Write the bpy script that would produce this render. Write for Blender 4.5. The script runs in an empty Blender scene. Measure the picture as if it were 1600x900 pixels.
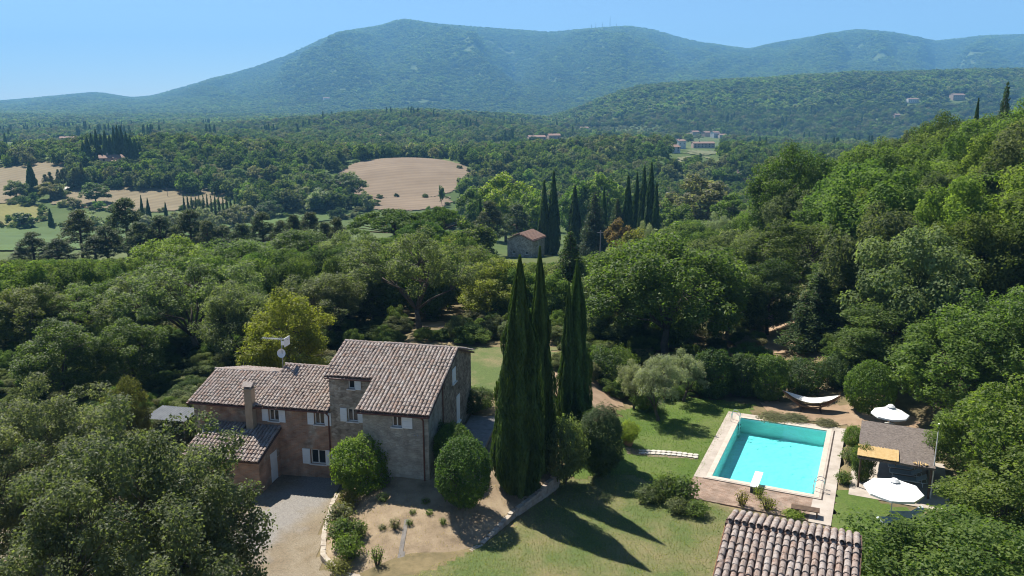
import bpy, math, random
import numpy as np
from mathutils import Vector, Matrix

# ------------------------------------------------------------------ camera, sky, sun, exposure
SC = bpy.context.scene
COL = SC.collection
F_PX, HOR, CAM_H = 1280.0, 160.0, 25.0
PITCH = math.atan((450 - HOR) / F_PX)
cam_d = bpy.data.cameras.new('camera'); cam = bpy.data.objects.new('camera', cam_d); COL.objects.link(cam)
cam.location = (0, 0, CAM_H); cam.rotation_euler = (math.pi / 2 - PITCH, 0, 0)
cam_d.sensor_width = 36.0; cam_d.lens = 36.0 * F_PX / 1600.0
cam_d.clip_start = 0.5; cam_d.clip_end = 30000
SC.camera = cam

SUN_V = Vector((7.2, -8.5, -16.3)).normalized()          # direction the light travels
SUN_EL = math.asin(-SUN_V.z)
SUN_AZ = math.atan2(-SUN_V.x, -SUN_V.y)                  # from +Y towards +X
w = bpy.data.worlds.new('World'); SC.world = w; w.use_nodes = True
nt = w.node_tree; bg = nt.nodes['Background']
sky = nt.nodes.new('ShaderNodeTexSky'); sky.sky_type = 'NISHITA'; sky.sun_disc = False
sky.sun_elevation = SUN_EL; sky.sun_rotation = SUN_AZ
sky.altitude = 400; sky.air_density = 0.75; sky.dust_density = 0.1; sky.ozone_density = 5.0
nt.links.new(sky.outputs[0], bg.inputs[0]); bg.inputs[1].default_value = 0.072
sun_d = bpy.data.lights.new('sun', 'SUN'); sun_d.energy = 5.0; sun_d.angle = math.radians(0.53); sun_d.color = (1.0, 0.95, 0.86)
sun = bpy.data.objects.new('sun', sun_d); COL.objects.link(sun)
sun.rotation_euler = SUN_V.to_track_quat('-Z', 'Y').to_euler(); sun.location = (-40, 60, 90)
vs = SC.view_settings; vs.view_transform = 'Standard'; vs.look = 'None'; vs.gamma = 1.0; vs.exposure = 1.03; vs.use_curve_mapping = False
cy = SC.cycles
cy.max_bounces = 7; cy.diffuse_bounces = 4; cy.glossy_bounces = 2; cy.transmission_bounces = 3; cy.transparent_max_bounces = 8
cy.volume_bounces = 0; cy.caustics_reflective = False; cy.caustics_refractive = False
cy.filter_width = 1.05
cy.use_denoising = True; cy.sample_clamp_indirect = 4.0
try: cy.denoiser = 'OPENIMAGEDENOISE'
except Exception: pass

# ------------------------------------------------------------------ helpers: camera rays, noise, terrain
rng = np.random.default_rng(7)
random.seed(7)
def ratio(v):                                            # z/y slope of an image row
    yd = -(v - 450) / F_PX
    return (-math.sin(PITCH) + yd * math.cos(PITCH)) / (math.cos(PITCH) + yd * math.sin(PITCH))
def kx(u, v):                                            # x/y slope of an image point
    yd = -(v - 450) / F_PX
    return ((u - 800) / F_PX) / (math.cos(PITCH) + yd * math.sin(PITCH))
def S(a, b, x):
    t = np.clip((np.asarray(x, float) - a) / (b - a), 0, 1); return t * t * (3 - 2 * t)
def hash2(i, j):
    n = np.sin(i * 127.1 + j * 311.7) * 43758.5453
    return n - np.floor(n)
def vnoise(x, y):
    x = np.asarray(x, float); y = np.asarray(y, float)
    i = np.floor(x); j = np.floor(y); fx = x - i; fy = y - j
    fx = fx * fx * (3 - 2 * fx); fy = fy * fy * (3 - 2 * fy)
    return (hash2(i, j) * (1 - fx) + hash2(i + 1, j) * fx) * (1 - fy) + (hash2(i, j + 1) * (1 - fx) + hash2(i + 1, j + 1) * fx) * fy
def fbm(x, y, o=4):
    s = 0; a = .5
    for k in range(o):
        s = s + a * (vnoise(x * 2 ** k + 17 * k, y * 2 ** k - 9 * k) - .5) * 2; a *= .5
    return s

POOL_C = np.array([18.33, 53.53]); PW = np.array([.910, -.415]); PL = np.array([.415, .910]); POOL_ANG = math.atan2(-.415, .910)
LAWN = 1.0
SKYLINE = np.array([(-600,150),(-200,155),(0,158),(100,149),(150,144),(205,153),(240,150),(300,133),(400,105),(450,87),(530,50),(590,42),(630,30),(680,38),(750,43),(860,51),(900,47),(980,41),(1020,47),(1080,64),(1170,77),(1220,66),(1340,46),(1400,52),(1460,65),(1540,56),(1600,55),(1750,60),(2200,90)], float)
CREST_K = np.array([kx(u, v) for u, v in SKYLINE]); CREST_R = np.array([ratio(v + 3) for u, v in SKYLINE])
RIDGE = np.array([(-600,200),(600,205),(720,209),(800,203),(850,188),(900,170),(950,146),(1000,129),(1100,122),(1300,112),(1450,105),(1600,102),(2200,110)], float)
RID_K = np.array([kx(u, v) for u, v in RIDGE]); RID_R = np.array([ratio(v) for u, v in RIDGE])

_k = np.linspace(CREST_K[0], CREST_K[-1], 1600); _r = np.interp(_k, CREST_K, CREST_R); _g = np.exp(-np.linspace(-2, 2, 25) ** 2); _g /= _g.sum()
CREST_R = np.convolve(np.pad(_r, 12, 'edge'), _g, 'valid'); CREST_K = _k
def near_z(x, y):
    b = 0.9 * S(-12.5, -5, x) + (LAWN - .9) * S(4, 8, x)
    m = S(50.5, 57, y) * S(-15, -9, x) * (1 - S(4, 10, x))
    b = b + (2.7 - b) * m
    return b
def zt(x, y):
    x = np.asarray(x, float); y = np.asarray(y, float)
    yy = np.maximum(y, 1.0); k = x / np.maximum(yy, 30)
    P = np.interp(y, [60, 80, 100, 140, 210, 330, 430, 600, 1000, 2600, 9000], [2, 1, -1, -5.5, -13, -28, -28.5, -25, -23, -24, -24])
    z = near_z(x, y); z = z + (P - z) * S(68, 96, y)
    z = z + S(95, 180, y) * (1 - S(300, 420, y)) * fbm(x / 45, y / 45, 3) * 2.0
    # hillside to the right
    hx = np.maximum(0, x - (25 + 0.10 * (y - 60)))
    z = z + 42 * (1 - np.exp(-.42 * hx / 42)) * S(50, 78, y) * (1 - S(190, 340, y))
    # low hills of the valley
    def gau(cx, cy, a, sx, sy): return a * np.exp(-((x - cx) / sx) ** 2 - ((y - cy) / sy) ** 2)
    z = z + gau(-255, 570, 19, 150, 130) + gau(-68, 540, 8.5, 54, 74) + gau(95, 620, 15, 120, 130) + gau(330, 560, 10, 120, 160)
    roll = S(600, 900, y) * (1 - S(2300, 3000, y))
    z = z + roll * (fbm(x / 420 + 3, y / 420, 4) * 17)
    z = z + S(900, 1300, y) * (1 - S(1700, 2400, y)) * 26 * np.exp(-((k + .13) / .16) ** 2)
    # wooded middle ridge
    zr = CAM_H + 2150 * np.interp(k, RID_K, RID_R) - 9
    t = S(1200, 2150, y); t2 = 1 - .45 * S(2150, 3000, y)
    amp = np.maximum(zr + 24, 0)
    z = z + amp * t * t2 * (1 + .16 * fbm(x / 260, y / 300 + 5, 3) * np.minimum(1, 4 * (1 - t) + .1)) * (1 - S(2900, 4200, y))
    # the mountain
    rc = 6200.0
    zc = CAM_H + rc * np.interp(k, CREST_K, CREST_R) + 24
    tm = np.clip((y - 2700) / (rc - 2700), 0, 1)
    shape = .45 * tm + .55 * tm * tm * (3 - 2 * tm)
    spur = fbm(k * 20 + .8 * fbm(x / 900, y / 900, 2), y / 2200, 5)
    back = 1 - .5 * S(rc, 8300, y)
    z = z + zc * shape * back * (1 + .8 * spur * np.clip(6 * tm * (1 - tm) ** 2, 0, 1))
    return z
def hit(u, v, y0=60.0):
    k, r = kx(u, v), ratio(v)
    ys = y0 * (8000 / y0) ** np.linspace(0, 1, 6000)
    d = CAM_H + ys * r - zt(k * ys, ys)
    i = np.argmax(d < 0)
    Y = ys[i] if d[i] < 0 else 900.0
    return np.array([k * Y, Y, float(zt(k * Y, Y))])
def gp(u, v, z):                                         # image point at a known height
    Y = (z - CAM_H) / ratio(v); return np.array([kx(u, v) * Y, Y, z])

# ------------------------------------------------------------------ helpers: materials
def new_mat(name):
    m = bpy.data.materials.new(name); m.use_nodes = True
    return m, m.node_tree, m.node_tree.nodes['Principled BSDF']
def N(t, ty, **kw):
    n = t.nodes.new(ty)
    for a, b in kw.items(): setattr(n, a, b)
    return n
def noise_mat(name, cols, scale=4.0, rough=.85, bump=.3, bscale=None, detail=6, spec=.3, metal=0, dist=.02, world=False):
    """colour ramp over object-space noise, with a finer bump"""
    m, t, p = new_mat(name)
    tc = N(t, 'ShaderNodeNewGeometry' if world else 'ShaderNodeTexCoord'); vec = tc.outputs['Position' if world else 'Object']; nz = N(t, 'ShaderNodeTexNoise'); nz.inputs['Scale'].default_value = scale; nz.inputs['Detail'].default_value = detail
    nz.inputs['Roughness'].default_value = .62
    t.links.new(vec, nz.inputs['Vector'])
    cr = N(t, 'ShaderNodeValToRGB'); e = cr.color_ramp.elements
    n = len(cols); lo, hi = .28, .72
    e[0].position = lo; e[0].color = (*cols[0], 1); e[1].position = hi; e[1].color = (*cols[-1], 1)
    for i in range(1, n - 1):
        x = e.new(lo + (hi - lo) * i / (n - 1)); x.color = (*cols[i], 1)
    t.links.new(nz.outputs['Fac'], cr.inputs[0]); t.links.new(cr.outputs[0], p.inputs['Base Color'])
    p.inputs['Roughness'].default_value = rough; p.inputs['Specular IOR Level'].default_value = spec; p.inputs['Metallic'].default_value = metal
    if bump:
        b2 = N(t, 'ShaderNodeTexNoise'); b2.inputs['Scale'].default_value = bscale or scale * 4; b2.inputs['Detail'].default_value = 5
        t.links.new(vec, b2.inputs['Vector'])
        bp = N(t, 'ShaderNodeBump'); bp.inputs['Strength'].default_value = bump; bp.inputs['Distance'].default_value = dist
        t.links.new(b2.outputs['Fac'], bp.inputs['Height']); t.links.new(bp.outputs[0], p.inputs['Normal'])
    return m
def leaf_mat(name, instanced=False, trans=.52, rough=.5, spec=.22):
    m, t, p = new_mat(name)
    at = N(t, 'ShaderNodeAttribute'); at.attribute_name = 'tint'
    if instanced:
        oc = N(t, 'ShaderNodeAttribute'); oc.attribute_type = 'INSTANCER'; oc.attribute_name = 'icol'; src = oc.outputs['Color']
    else:
        oc = N(t, 'ShaderNodeObjectInfo'); src = oc.outputs['Color']
    mr = N(t, 'ShaderNodeMapRange'); mr.inputs[3].default_value = .6; mr.inputs[4].default_value = 1.58
    t.links.new(at.outputs['Fac'], mr.inputs[0])
    mul = N(t, 'ShaderNodeVectorMath', operation='SCALE'); t.links.new(src, mul.inputs[0]); t.links.new(mr.outputs[0], mul.inputs['Scale'])
    hs = N(t, 'ShaderNodeHueSaturation')
    hm = N(t, 'ShaderNodeMapRange'); hm.inputs[3].default_value = .515; hm.inputs[4].default_value = .485
    t.links.new(at.outputs['Fac'], hm.inputs[0]); t.links.new(hm.outputs[0], hs.inputs['Hue']); t.links.new(mul.outputs[0], hs.inputs['Color'])
    t.links.new(hs.outputs[0], p.inputs['Base Color'])
    p.inputs['Roughness'].default_value = rough; p.inputs['Specular IOR Level'].default_value = spec
    tr = N(t, 'ShaderNodeBsdfTranslucent'); br = N(t, 'ShaderNodeVectorMath', operation='MULTIPLY'); br.inputs[1].default_value = (1.75, 1.9, .8)
    t.links.new(hs.outputs[0], br.inputs[0]); t.links.new(br.outputs[0], tr.inputs['Color'])
    mx = N(t, 'ShaderNodeMixShader'); mx.inputs[0].default_value = trans
    out = t.nodes['Material Output']
    t.links.new(p.outputs[0], mx.inputs[1]); t.links.new(tr.outputs[0], mx.inputs[2]); t.links.new(mx.outputs[0], out.inputs['Surface'])
    return m
M = {}
M['leaf'] = leaf_mat('leaf'); M['far_leaf'] = leaf_mat('far_leaf', True, .42, .7, .1)
M['needle'] = leaf_mat('needle', False, .3, .6, .2)
M['bark'] = noise_mat('bark', [(.05,.04,.03),(.12,.095,.07)], 3, .95, .8, 14)
M['bark_pine'] = noise_mat('bark_pine', [(.06,.04,.03),(.15,.09,.06)], 3, .95, .8, 14)

# ------------------------------------------------------------------ helpers: meshes
def mesh_np(name, verts, quads=None, tris=None, attr=None, smooth=False):
    verts = np.asarray(verts, np.float32).reshape(-1, 3)
    me = bpy.data.meshes.new(name)
    me.vertices.add(len(verts)); me.vertices.foreach_set('co', verts.ravel())
    idx = []; st = []; pos = 0
    if quads is not None and len(quads):
        q = np.asarray(quads, np.int32); idx.append(q.ravel()); st.append(np.arange(len(q)) * 4); pos = len(q) * 4
    if tris is not None and len(tris):
        q = np.asarray(tris, np.int32); idx.append(q.ravel()); st.append(pos + np.arange(len(q)) * 3)
    idx = np.concatenate(idx).astype(np.int32); st = np.concatenate(st).astype(np.int32)
    me.loops.add(len(idx)); me.loops.foreach_set('vertex_index', idx)
    me.polygons.add(len(st)); me.polygons.foreach_set('loop_start', st)
    me.polygons.foreach_set('use_smooth', np.full(len(st), bool(smooth)))
    for k, a in (attr or {}).items():
        at = me.attributes.new(k, 'FLOAT', 'POINT'); at.data.foreach_set('value', np.asarray(a, np.float32))
    me.update(calc_edges=True); me.validate()
    return me
class MB:
    """collects boxes, tubes and prisms into ONE mesh"""
    def __init__(s): s.v = []; s.q = []; s.t = []; s.n = 0; s.a = []
    def add(s, v, q=(), t=(), tint=0.5):
        v = np.asarray(v, float).reshape(-1, 3)
        for f in q: s.q.append([i + s.n for i in f])
        for f in t: s.t.append([i + s.n for i in f])
        s.v.append(v); s.n += len(v); s.a.append(np.full(len(v), tint)); return s
    def box(s, a, b, tint=.5):
        (x0, y0, z0), (x1, y1, z1) = a, b
        v = [(x0,y0,z0),(x1,y0,z0),(x1,y1,z0),(x0,y1,z0),(x0,y0,z1),(x1,y0,z1),(x1,y1,z1),(x0,y1,z1)]
        return s.add(v, [(3,2,1,0),(4,5,6,7),(0,1,5,4),(1,2,6,5),(2,3,7,6),(3,0,4,7)], tint=tint)
    def obox(s, c, ax, ay, az, hx, hy, hz):
        c, ax, ay, az = map(lambda q: np.asarray(q, float), (c, ax, ay, az))
        v = [c + sx * hx * ax + sy * hy * ay + sz * hz * az for sz in (-1, 1) for sx, sy in ((-1,-1),(1,-1),(1,1),(-1,1))]
        return s.add(v, [(3,2,1,0),(4,5,6,7),(0,1,5,4),(1,2,6,5),(2,3,7,6),(3,0,4,7)])
    def beam(s, p, q, wd, ht):
        p, q = np.asarray(p, float), np.asarray(q, float); d = q - p; L = np.linalg.norm(d); d /= L
        up = np.array([0, 0, 1.]) if abs(d[2]) < .95 else np.array([1., 0, 0])
        sd = np.cross(d, up); sd /= np.linalg.norm(sd); up = np.cross(sd, d)
        return s.obox((p + q) / 2, d, sd, up, L / 2, wd / 2, ht / 2)
    def tube(s, pts, rad, n=6, cap=True):
        pts = [np.asarray(p, float) for p in pts]
        if np.isscalar(rad): rad = [rad] * len(pts)
        vs_ = []
        for i, p in enumerate(pts):
            d = pts[min(i + 1, len(pts) - 1)] - pts[max(i - 1, 0)]; d = d / (np.linalg.norm(d) + 1e-9)
            a = np.array([1., 0, 0]) if abs(d[0]) < .8 else np.array([0, 1., 0])
            e1 = np.cross(d, a); e1 /= np.linalg.norm(e1); e2 = np.cross(d, e1)
            for j in range(n):
                th = 2 * math.pi * j / n; vs_.append(p + rad[i] * (math.cos(th) * e1 + math.sin(th) * e2))
        q = [(i * n + j, i * n + (j + 1) % n, (i + 1) * n + (j + 1) % n, (i + 1) * n + j) for i in range(len(pts) - 1) for j in range(n)]
        t = []
        if cap:
            b = (len(pts) - 1) * n
            t = [(b, b + j, b + j + 1) for j in range(1, n - 1)] + [(0, j + 1, j) for j in range(1, n - 1)]
        return s.add(vs_, q, t)
    def prism(s, poly, z0, z1):
        n = len(poly); v = [(x, y, z0) for x, y in poly] + [(x, y, z1) for x, y in poly]
        q = [(i, (i + 1) % n, n + (i + 1) % n, n + i) for i in range(n)]
        t = [(n, n + i, n + i + 1) for i in range(1, n - 1)] + [(0, i + 1, i) for i in range(1, n - 1)]
        return s.add(v, q, t)
    def lathe(s, prof, n=14, c=(0, 0, 0)):
        c = np.asarray(c, float); v = []
        for r, z in prof:
            for j in range(n):
                a = 2 * math.pi * j / n; v.append(c + (r * math.cos(a), r * math.sin(a), z))
        q = [(i * n + j, i * n + (j + 1) % n, (i + 1) * n + (j + 1) % n, (i + 1) * n + j) for i in range(len(prof) - 1) for j in range(n)]
        return s.add(v, q)
    def mesh(s, name, smooth=False):
        return mesh_np(name, np.concatenate(s.v), s.q, s.t, {'tint': np.concatenate(s.a)}, smooth)
    def build(s, name, m, parent=None, smooth=False, **props):
        return link(name, s.mesh(name, smooth), m, parent, **props)
def link(name, me, m=None, parent=None, **props):
    o = bpy.data.objects.new(name, me); COL.objects.link(o)
    if m is not None and me is not None and not me.materials: me.materials.append(m)
    if parent is not None: o.parent = parent
    for k, v in props.items(): o[k] = v
    return o
def thing(name, label, cat, loc=(0, 0, 0), rz=0.0, group=None):
    o = bpy.data.objects.new(name, None); COL.objects.link(o); o.empty_display_size = .3
    o.location = loc; o.rotation_euler = (0, 0, rz); o['label'] = label; o['category'] = cat
    if group: o['group'] = group
    return o

# ------------------------------------------------------------------ terrain: one ground sheet from behind the camera to the mountain
def ground_rows():
    ys = list(np.linspace(-160, 18, 14)) + list(np.arange(20, 100, 1.0))
    y = 100.0
    while y < 8300: ys.append(y); y *= 1.0185
    return np.array(ys)
gy = ground_rows(); NC = 360
gk = np.linspace(-1, 1, NC)
GX = gk[None, :] * (np.maximum(gy, 0)[:, None] * .95 + 95); GY = np.repeat(gy[:, None], NC, 1)
GZ = zt(GX, GY)
lw = (GX - POOL_C[0]) * PW[0] + (GY - POOL_C[1]) * PW[1]; ll = (GX - POOL_C[0]) * PL[0] + (GY - POOL_C[1]) * PL[1]
GZ = np.where((np.abs(lw - .1) < 4.0) & (np.abs(ll + .8) < 7.2), LAWN - 2.8, GZ)
idx = np.arange(len(gy) * NC).reshape(len(gy), NC)
quads = np.stack([idx[:-1, :-1], idx[:-1, 1:], idx[1:, 1:], idx[1:, :-1]], -1).reshape(-1, 4)
wood = np.maximum(S(110, 220, GY), .85 * S(-14, -24, GX) * S(54, 60, GY)); wood = np.maximum(wood, .6 * S(30, 38, GX) * S(55, 70, GY))
gm = mesh_np('ground', np.stack([GX, GY, GZ], -1), quads, attr={'wood': wood.ravel()}, smooth=True)
def ground_mat():
    m, t, p = new_mat('ground')
    tc = N(t, 'ShaderNodeTexCoord')
    def nz(sc, d=6):
        n = N(t, 'ShaderNodeTexNoise'); n.inputs['Scale'].default_value = sc; n.inputs['Detail'].default_value = d; n.inputs['Roughness'].default_value = .65
        t.links.new(tc.outputs['Object'], n.inputs['Vector']); return n
    a, b, c = nz(.09), nz(1.6), nz(.012)
    cr = N(t, 'ShaderNodeValToRGB'); e = cr.color_ramp.elements
    e[0].position = .33; e[0].color = (.06, .055, .03, 1); e[1].position = .7; e[1].color = (.26, .2, .11, 1)
    x = e.new(.5); x.color = (.15, .12, .065, 1)
    mixn = N(t, 'ShaderNodeMath', operation='MULTIPLY_ADD'); mixn.inputs[1].default_value = .6
    hb = N(t, 'ShaderNodeMath', operation='MULTIPLY'); hb.inputs[1].default_value = .4
    t.links.new(b.outputs[0], hb.inputs[0]); t.links.new(a.outputs[0], mixn.inputs[0]); t.links.new(hb.outputs[0], mixn.inputs[2]); t.links.new(mixn.outputs[0], cr.inputs[0])
    c2 = N(t, 'ShaderNodeValToRGB'); e = c2.color_ramp.elements
    e[0].position = .4; e[0].color = (.055, .085, .025, 1); e[1].position = .66; e[1].color = (.10, .125, .045, 1)
    t.links.new(c.outputs[0], c2.inputs[0])
    at = N(t, 'ShaderNodeAttribute'); at.attribute_name = 'wood'
    mx = N(t, 'ShaderNodeMix', data_type='RGBA'); t.links.new(at.outputs['Fac'], mx.inputs[0]); t.links.new(cr.outputs[0], mx.inputs[6]); t.links.new(c2.outputs[0], mx.inputs[7])
    t.links.new(mx.outputs[2], p.inputs['Base Color']); p.inputs['Roughness'].default_value = .95; p.inputs['Specular IOR Level'].default_value = .1
    bp = N(t, 'ShaderNodeBump'); bp.inputs['Strength'].default_value = .5; bp.inputs['Distance'].default_value = .08
    t.links.new(b.outputs[0], bp.inputs['Height']); t.links.new(bp.outputs[0], p.inputs['Normal'])
    return m
link('ground', gm, ground_mat(), kind='structure')

def in_poly(px, py, poly):
    px = np.asarray(px); ins = np.zeros(px.shape, bool); n = len(poly); j = n - 1
    for i in range(n):
        xi, yi = poly[i]; xj, yj = poly[j]
        c = ((yi > py) != (yj > py)) & (px < (xj - xi) * (py - yi) / (yj - yi + 1e-12) + xi)
        ins ^= c; j = i
    return ins
def patch(name, poly, step, m, zoff=.02, zf=zt, hole=None, rough_edge=0.0, **props):
    """a ground-hugging sheet inside a world-space outline"""
    P = np.array(poly); x0, y0 = P.min(0); x1, y1 = P.max(0)
    xs = np.arange(x0 - step, x1 + 2 * step, step); ys = np.arange(y0 - step, y1 + 2 * step, step)
    X, Y = np.meshgrid(xs, ys)
    cx = X[:-1, :-1] + step / 2; cy_ = Y[:-1, :-1] + step / 2
    ox = rough_edge * fbm(cx / 1.7, cy_ / 1.7, 3); oy = rough_edge * fbm(cx / 1.7 + 50, cy_ / 1.7, 3)
    keep = in_poly(cx + ox, cy_ + oy, poly)
    if hole is not None: keep &= ~hole(cx, cy_)
    ii = np.arange(X.size).reshape(X.shape)
    q = np.stack([ii[:-1, :-1], ii[:-1, 1:], ii[1:, 1:], ii[1:, :-1]], -1)[keep]
    used = np.unique(q); re = np.full(X.size, -1); re[used] = np.arange(len(used))
    V = np.stack([X.ravel(), Y.ravel(), (zf(X, Y) + zoff).ravel()], -1)[used]
    return link(name, mesh_np(name, V, re[q], smooth=True), m, kind='structure', **props)

# gravel court, lawns, terrace bank
M['gravel'] = noise_mat('gravel', [(.12,.09,.055),(.165,.13,.085),(.20,.165,.115),(.15,.115,.07)], .32, .95, .8, 14, detail=9, dist=.03)
def gravel_band(m):
    t = m.node_tree; p = t.nodes['Principled BSDF']; src = p.inputs['Base Color'].links[0].from_socket
    tc = N(t, 'ShaderNodeTexCoord'); sx = N(t, 'ShaderNodeSeparateXYZ'); t.links.new(tc.outputs['Object'], sx.inputs[0])
    nz = N(t, 'ShaderNodeTexNoise'); nz.inputs['Scale'].default_value = .7; nz.inputs['Detail'].default_value = 8; t.links.new(tc.outputs['Object'], nz.inputs['Vector'])
    a = N(t, 'ShaderNodeMath', operation='MULTIPLY_ADD'); a.inputs[1].default_value = -.35; t.links.new(sx.outputs[1], a.inputs[0]); t.links.new(sx.outputs[0], a.inputs[2])
    b = N(t, 'ShaderNodeMath', operation='MULTIPLY_ADD'); b.inputs[1].default_value = 4.0; t.links.new(nz.outputs[0], b.inputs[0]); t.links.new(a.outputs[0], b.inputs[2])
    c = N(t, 'ShaderNodeMath', operation='ADD'); c.inputs[1].default_value = 12.5 + .35 * 49 + 1.0 - 2.0; t.links.new(b.outputs[0], c.inputs[0])
    d = N(t, 'ShaderNodeMath', operation='ABSOLUTE'); t.links.new(c.outputs[0], d.inputs[0])
    e = N(t, 'ShaderNodeMapRange'); e.inputs[1].default_value = .9; e.inputs[2].default_value = 2.6; e.inputs[3].default_value = 1; e.inputs[4].default_value = 0; t.links.new(d.outputs[0], e.inputs[0])
    f = N(t, 'ShaderNodeTexNoise'); f.inputs['Scale'].default_value = 16; f.inputs['Detail'].default_value = 4; t.links.new(tc.outputs['Object'], f.inputs['Vector'])
    g = N(t, 'ShaderNodeMapRange'); g.inputs[1].default_value = .3; g.inputs[2].default_value = .7; g.inputs[3].default_value = .7; g.inputs[4].default_value = 1.3; t.links.new(f.outputs[0], g.inputs[0])
    mx = N(t, 'ShaderNodeMix', data_type='RGBA'); mx.inputs[7].default_value = (.20, .185, .165, 1); t.links.new(e.outputs[0], mx.inputs[0]); t.links.new(src, mx.inputs[6])
    sc = N(t, 'ShaderNodeVectorMath', operation='SCALE'); t.links.new(mx.outputs[2], sc.inputs[0]); t.links.new(g.outputs[0], sc.inputs['Scale']); t.links.new(sc.outputs[0], p.inputs['Base Color'])
gravel_band(M['gravel'])
def lawn_mat(name, lush, dry, thr):
    m, t, p = new_mat(name)
    tc = N(t, 'ShaderNodeTexCoord')
    a = N(t, 'ShaderNodeTexNoise'); a.inputs['Scale'].default_value = .22; a.inputs['Detail'].default_value = 9; a.inputs['Roughness'].default_value = .7
    b = N(t, 'ShaderNodeTexNoise'); b.inputs['Scale'].default_value = 9; b.inputs['Detail'].default_value = 6; b.inputs['Roughness'].default_value = .75
    for n in (a, b): t.links.new(tc.outputs['Object'], n.inputs['Vector'])
    cr = N(t, 'ShaderNodeValToRGB'); e = cr.color_ramp.elements
    e[0].position = thr - .09; e[0].color = (*lush, 1); e[1].position = thr + .09; e[1].color = (*dry, 1)
    t.links.new(a.outputs[0], cr.inputs[0])
    mr = N(t, 'ShaderNodeMapRange'); mr.inputs[1].default_value = .25; mr.inputs[2].default_value = .75; mr.inputs[3].default_value = .55; mr.inputs[4].default_value = 1.4
    t.links.new(b.outputs[0], mr.inputs[0])
    sc = N(t, 'ShaderNodeVectorMath', operation='SCALE'); t.links.new(cr.outputs[0], sc.inputs[0]); t.links.new(mr.outputs[0], sc.inputs['Scale'])
    t.links.new(sc.outputs[0], p.inputs['Base Color']); p.inputs['Roughness'].default_value = .9; p.inputs['Specular IOR Level'].default_value = .15
    bp = N(t, 'ShaderNodeBump'); bp.inputs['Strength'].default_value = .8; bp.inputs['Distance'].default_value = .04
    t.links.new(b.outputs[0], bp.inputs['Height']); t.links.new(bp.outputs[0], p.inputs['Normal'])
    return m
M['lawn'] = lawn_mat('lawn', (.07,.112,.022), (.11,.135,.04), .55)
M['lawn_dry'] = lawn_mat('lawn_dry', (.082,.112,.034), (.165,.145,.07), .5)
M['soil'] = noise_mat('soil', [(.13,.095,.06),(.24,.18,.115),(.33,.26,.17)], .8, .95, .8, 16, detail=9, dist=.04)
in_deck = lambda x, y: (np.abs((x - POOL_C[0]) * PW[0] + (y - POOL_C[1]) * PW[1] - .1) < 4.0) & (np.abs((x - POOL_C[0]) * PL[0] + (y - POOL_C[1]) * PL[1] + 1.3) < 7.6)
patch('gravel_court', [(-34, 22), (-6, 22), (-7.5, 38.2), (-10.4, 40), (-11.2, 44), (-11.4, 50.9), (-12, 52), (-22, 53.6), (-34, 48)], .5, M['gravel'], .03, rough_edge=.5)
patch('front_lawn', [(-6.5, 24), (22, 24), (20, 42), (12, 46), (11.6, 49.6), (7.8, 51), (3.4, 49.4), (2.2, 47), (.2, 44.4), (-2.2, 41), (-5, 38.6), (-8, 38)], .45, M['lawn_dry'], .03, hole=in_deck, rough_edge=.6)
patch('pool_lawn', [(3.2, 49.5), (7, 50.2), (11.6, 48.2), (15.5, 53), (18.5, 61), (20, 63.2), (14, 64.5), (9.5, 62.2), (6.5, 57), (4, 53)], .45, M['lawn'], .045, hole=in_deck, rough_edge=.8)
patch('side_lawn', [(17.2, 38), (24.5, 37), (26, 43), (22.2, 47.0), (20.8, 48.2), (18.5, 43.5)], .45, M['lawn'], .045, hole=in_deck, rough_edge=.4)
patch('back_lawn', [(-6, 60), (3, 60.5), (4, 74), (-9, 74)], .6, M['lawn_dry'], .04, rough_edge=.9)

def terrace_z(x, y):
    z = .32 + S(-11.6, -7.0, x) * (.45 + .195 * (np.clip(y, 38, 48.6) - 40)) - S(-4, 2.5, x) * .55
    return z
TERR = [(-11.2, 49), (-11.25, 47.5), (-11.0, 44), (-10.5, 41.3), (-9.2, 39.4), (-7.4, 38.7), (-5.4, 38.8), (-3.75, 39.4), (-1.78, 41.5), (0, 44.6), (1.79, 46.9), (2.75, 48.3), (1.5, 51), (-1, 56), (-4.2, 57), (-5.2, 49.2), (-9, 50)]
patch('terrace_bank', TERR, .3, M['soil'], .0, zf=terrace_z, rough_edge=.0)

# pale trodden path on the right-hand slope and forest-floor clearing behind the big oak
M['earth'] = noise_mat('earth', [(.17,.115,.07),(.26,.18,.115),(.32,.24,.16)], .5, .95, .5, 8, detail=8)
patch('earth_track', [(23.5, 76), (27, 76), (31, 86), (33.5, 97), (30, 98), (27, 88)], .7, M['earth'], .06, rough_edge=1.6)
patch('earth_track', [(21, 63.8), (27, 62), (31, 58), (29, 54.5), (26.6, 55.6), (25.4, 58.4), (20.3, 61.2)], .4, M['earth'], .05, rough_edge=.7)
patch('earth_track', [(5, 57), (9.4, 63), (8, 67), (3.5, 66), (3, 58)], .5, M['earth'], .05, rough_edge=.9)
patch('earth_track', [(-11, 86), (-5, 85), (-4, 91), (-9, 94), (-12, 92)], .8, M['earth'], .06, rough_edge=1.6)

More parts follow.
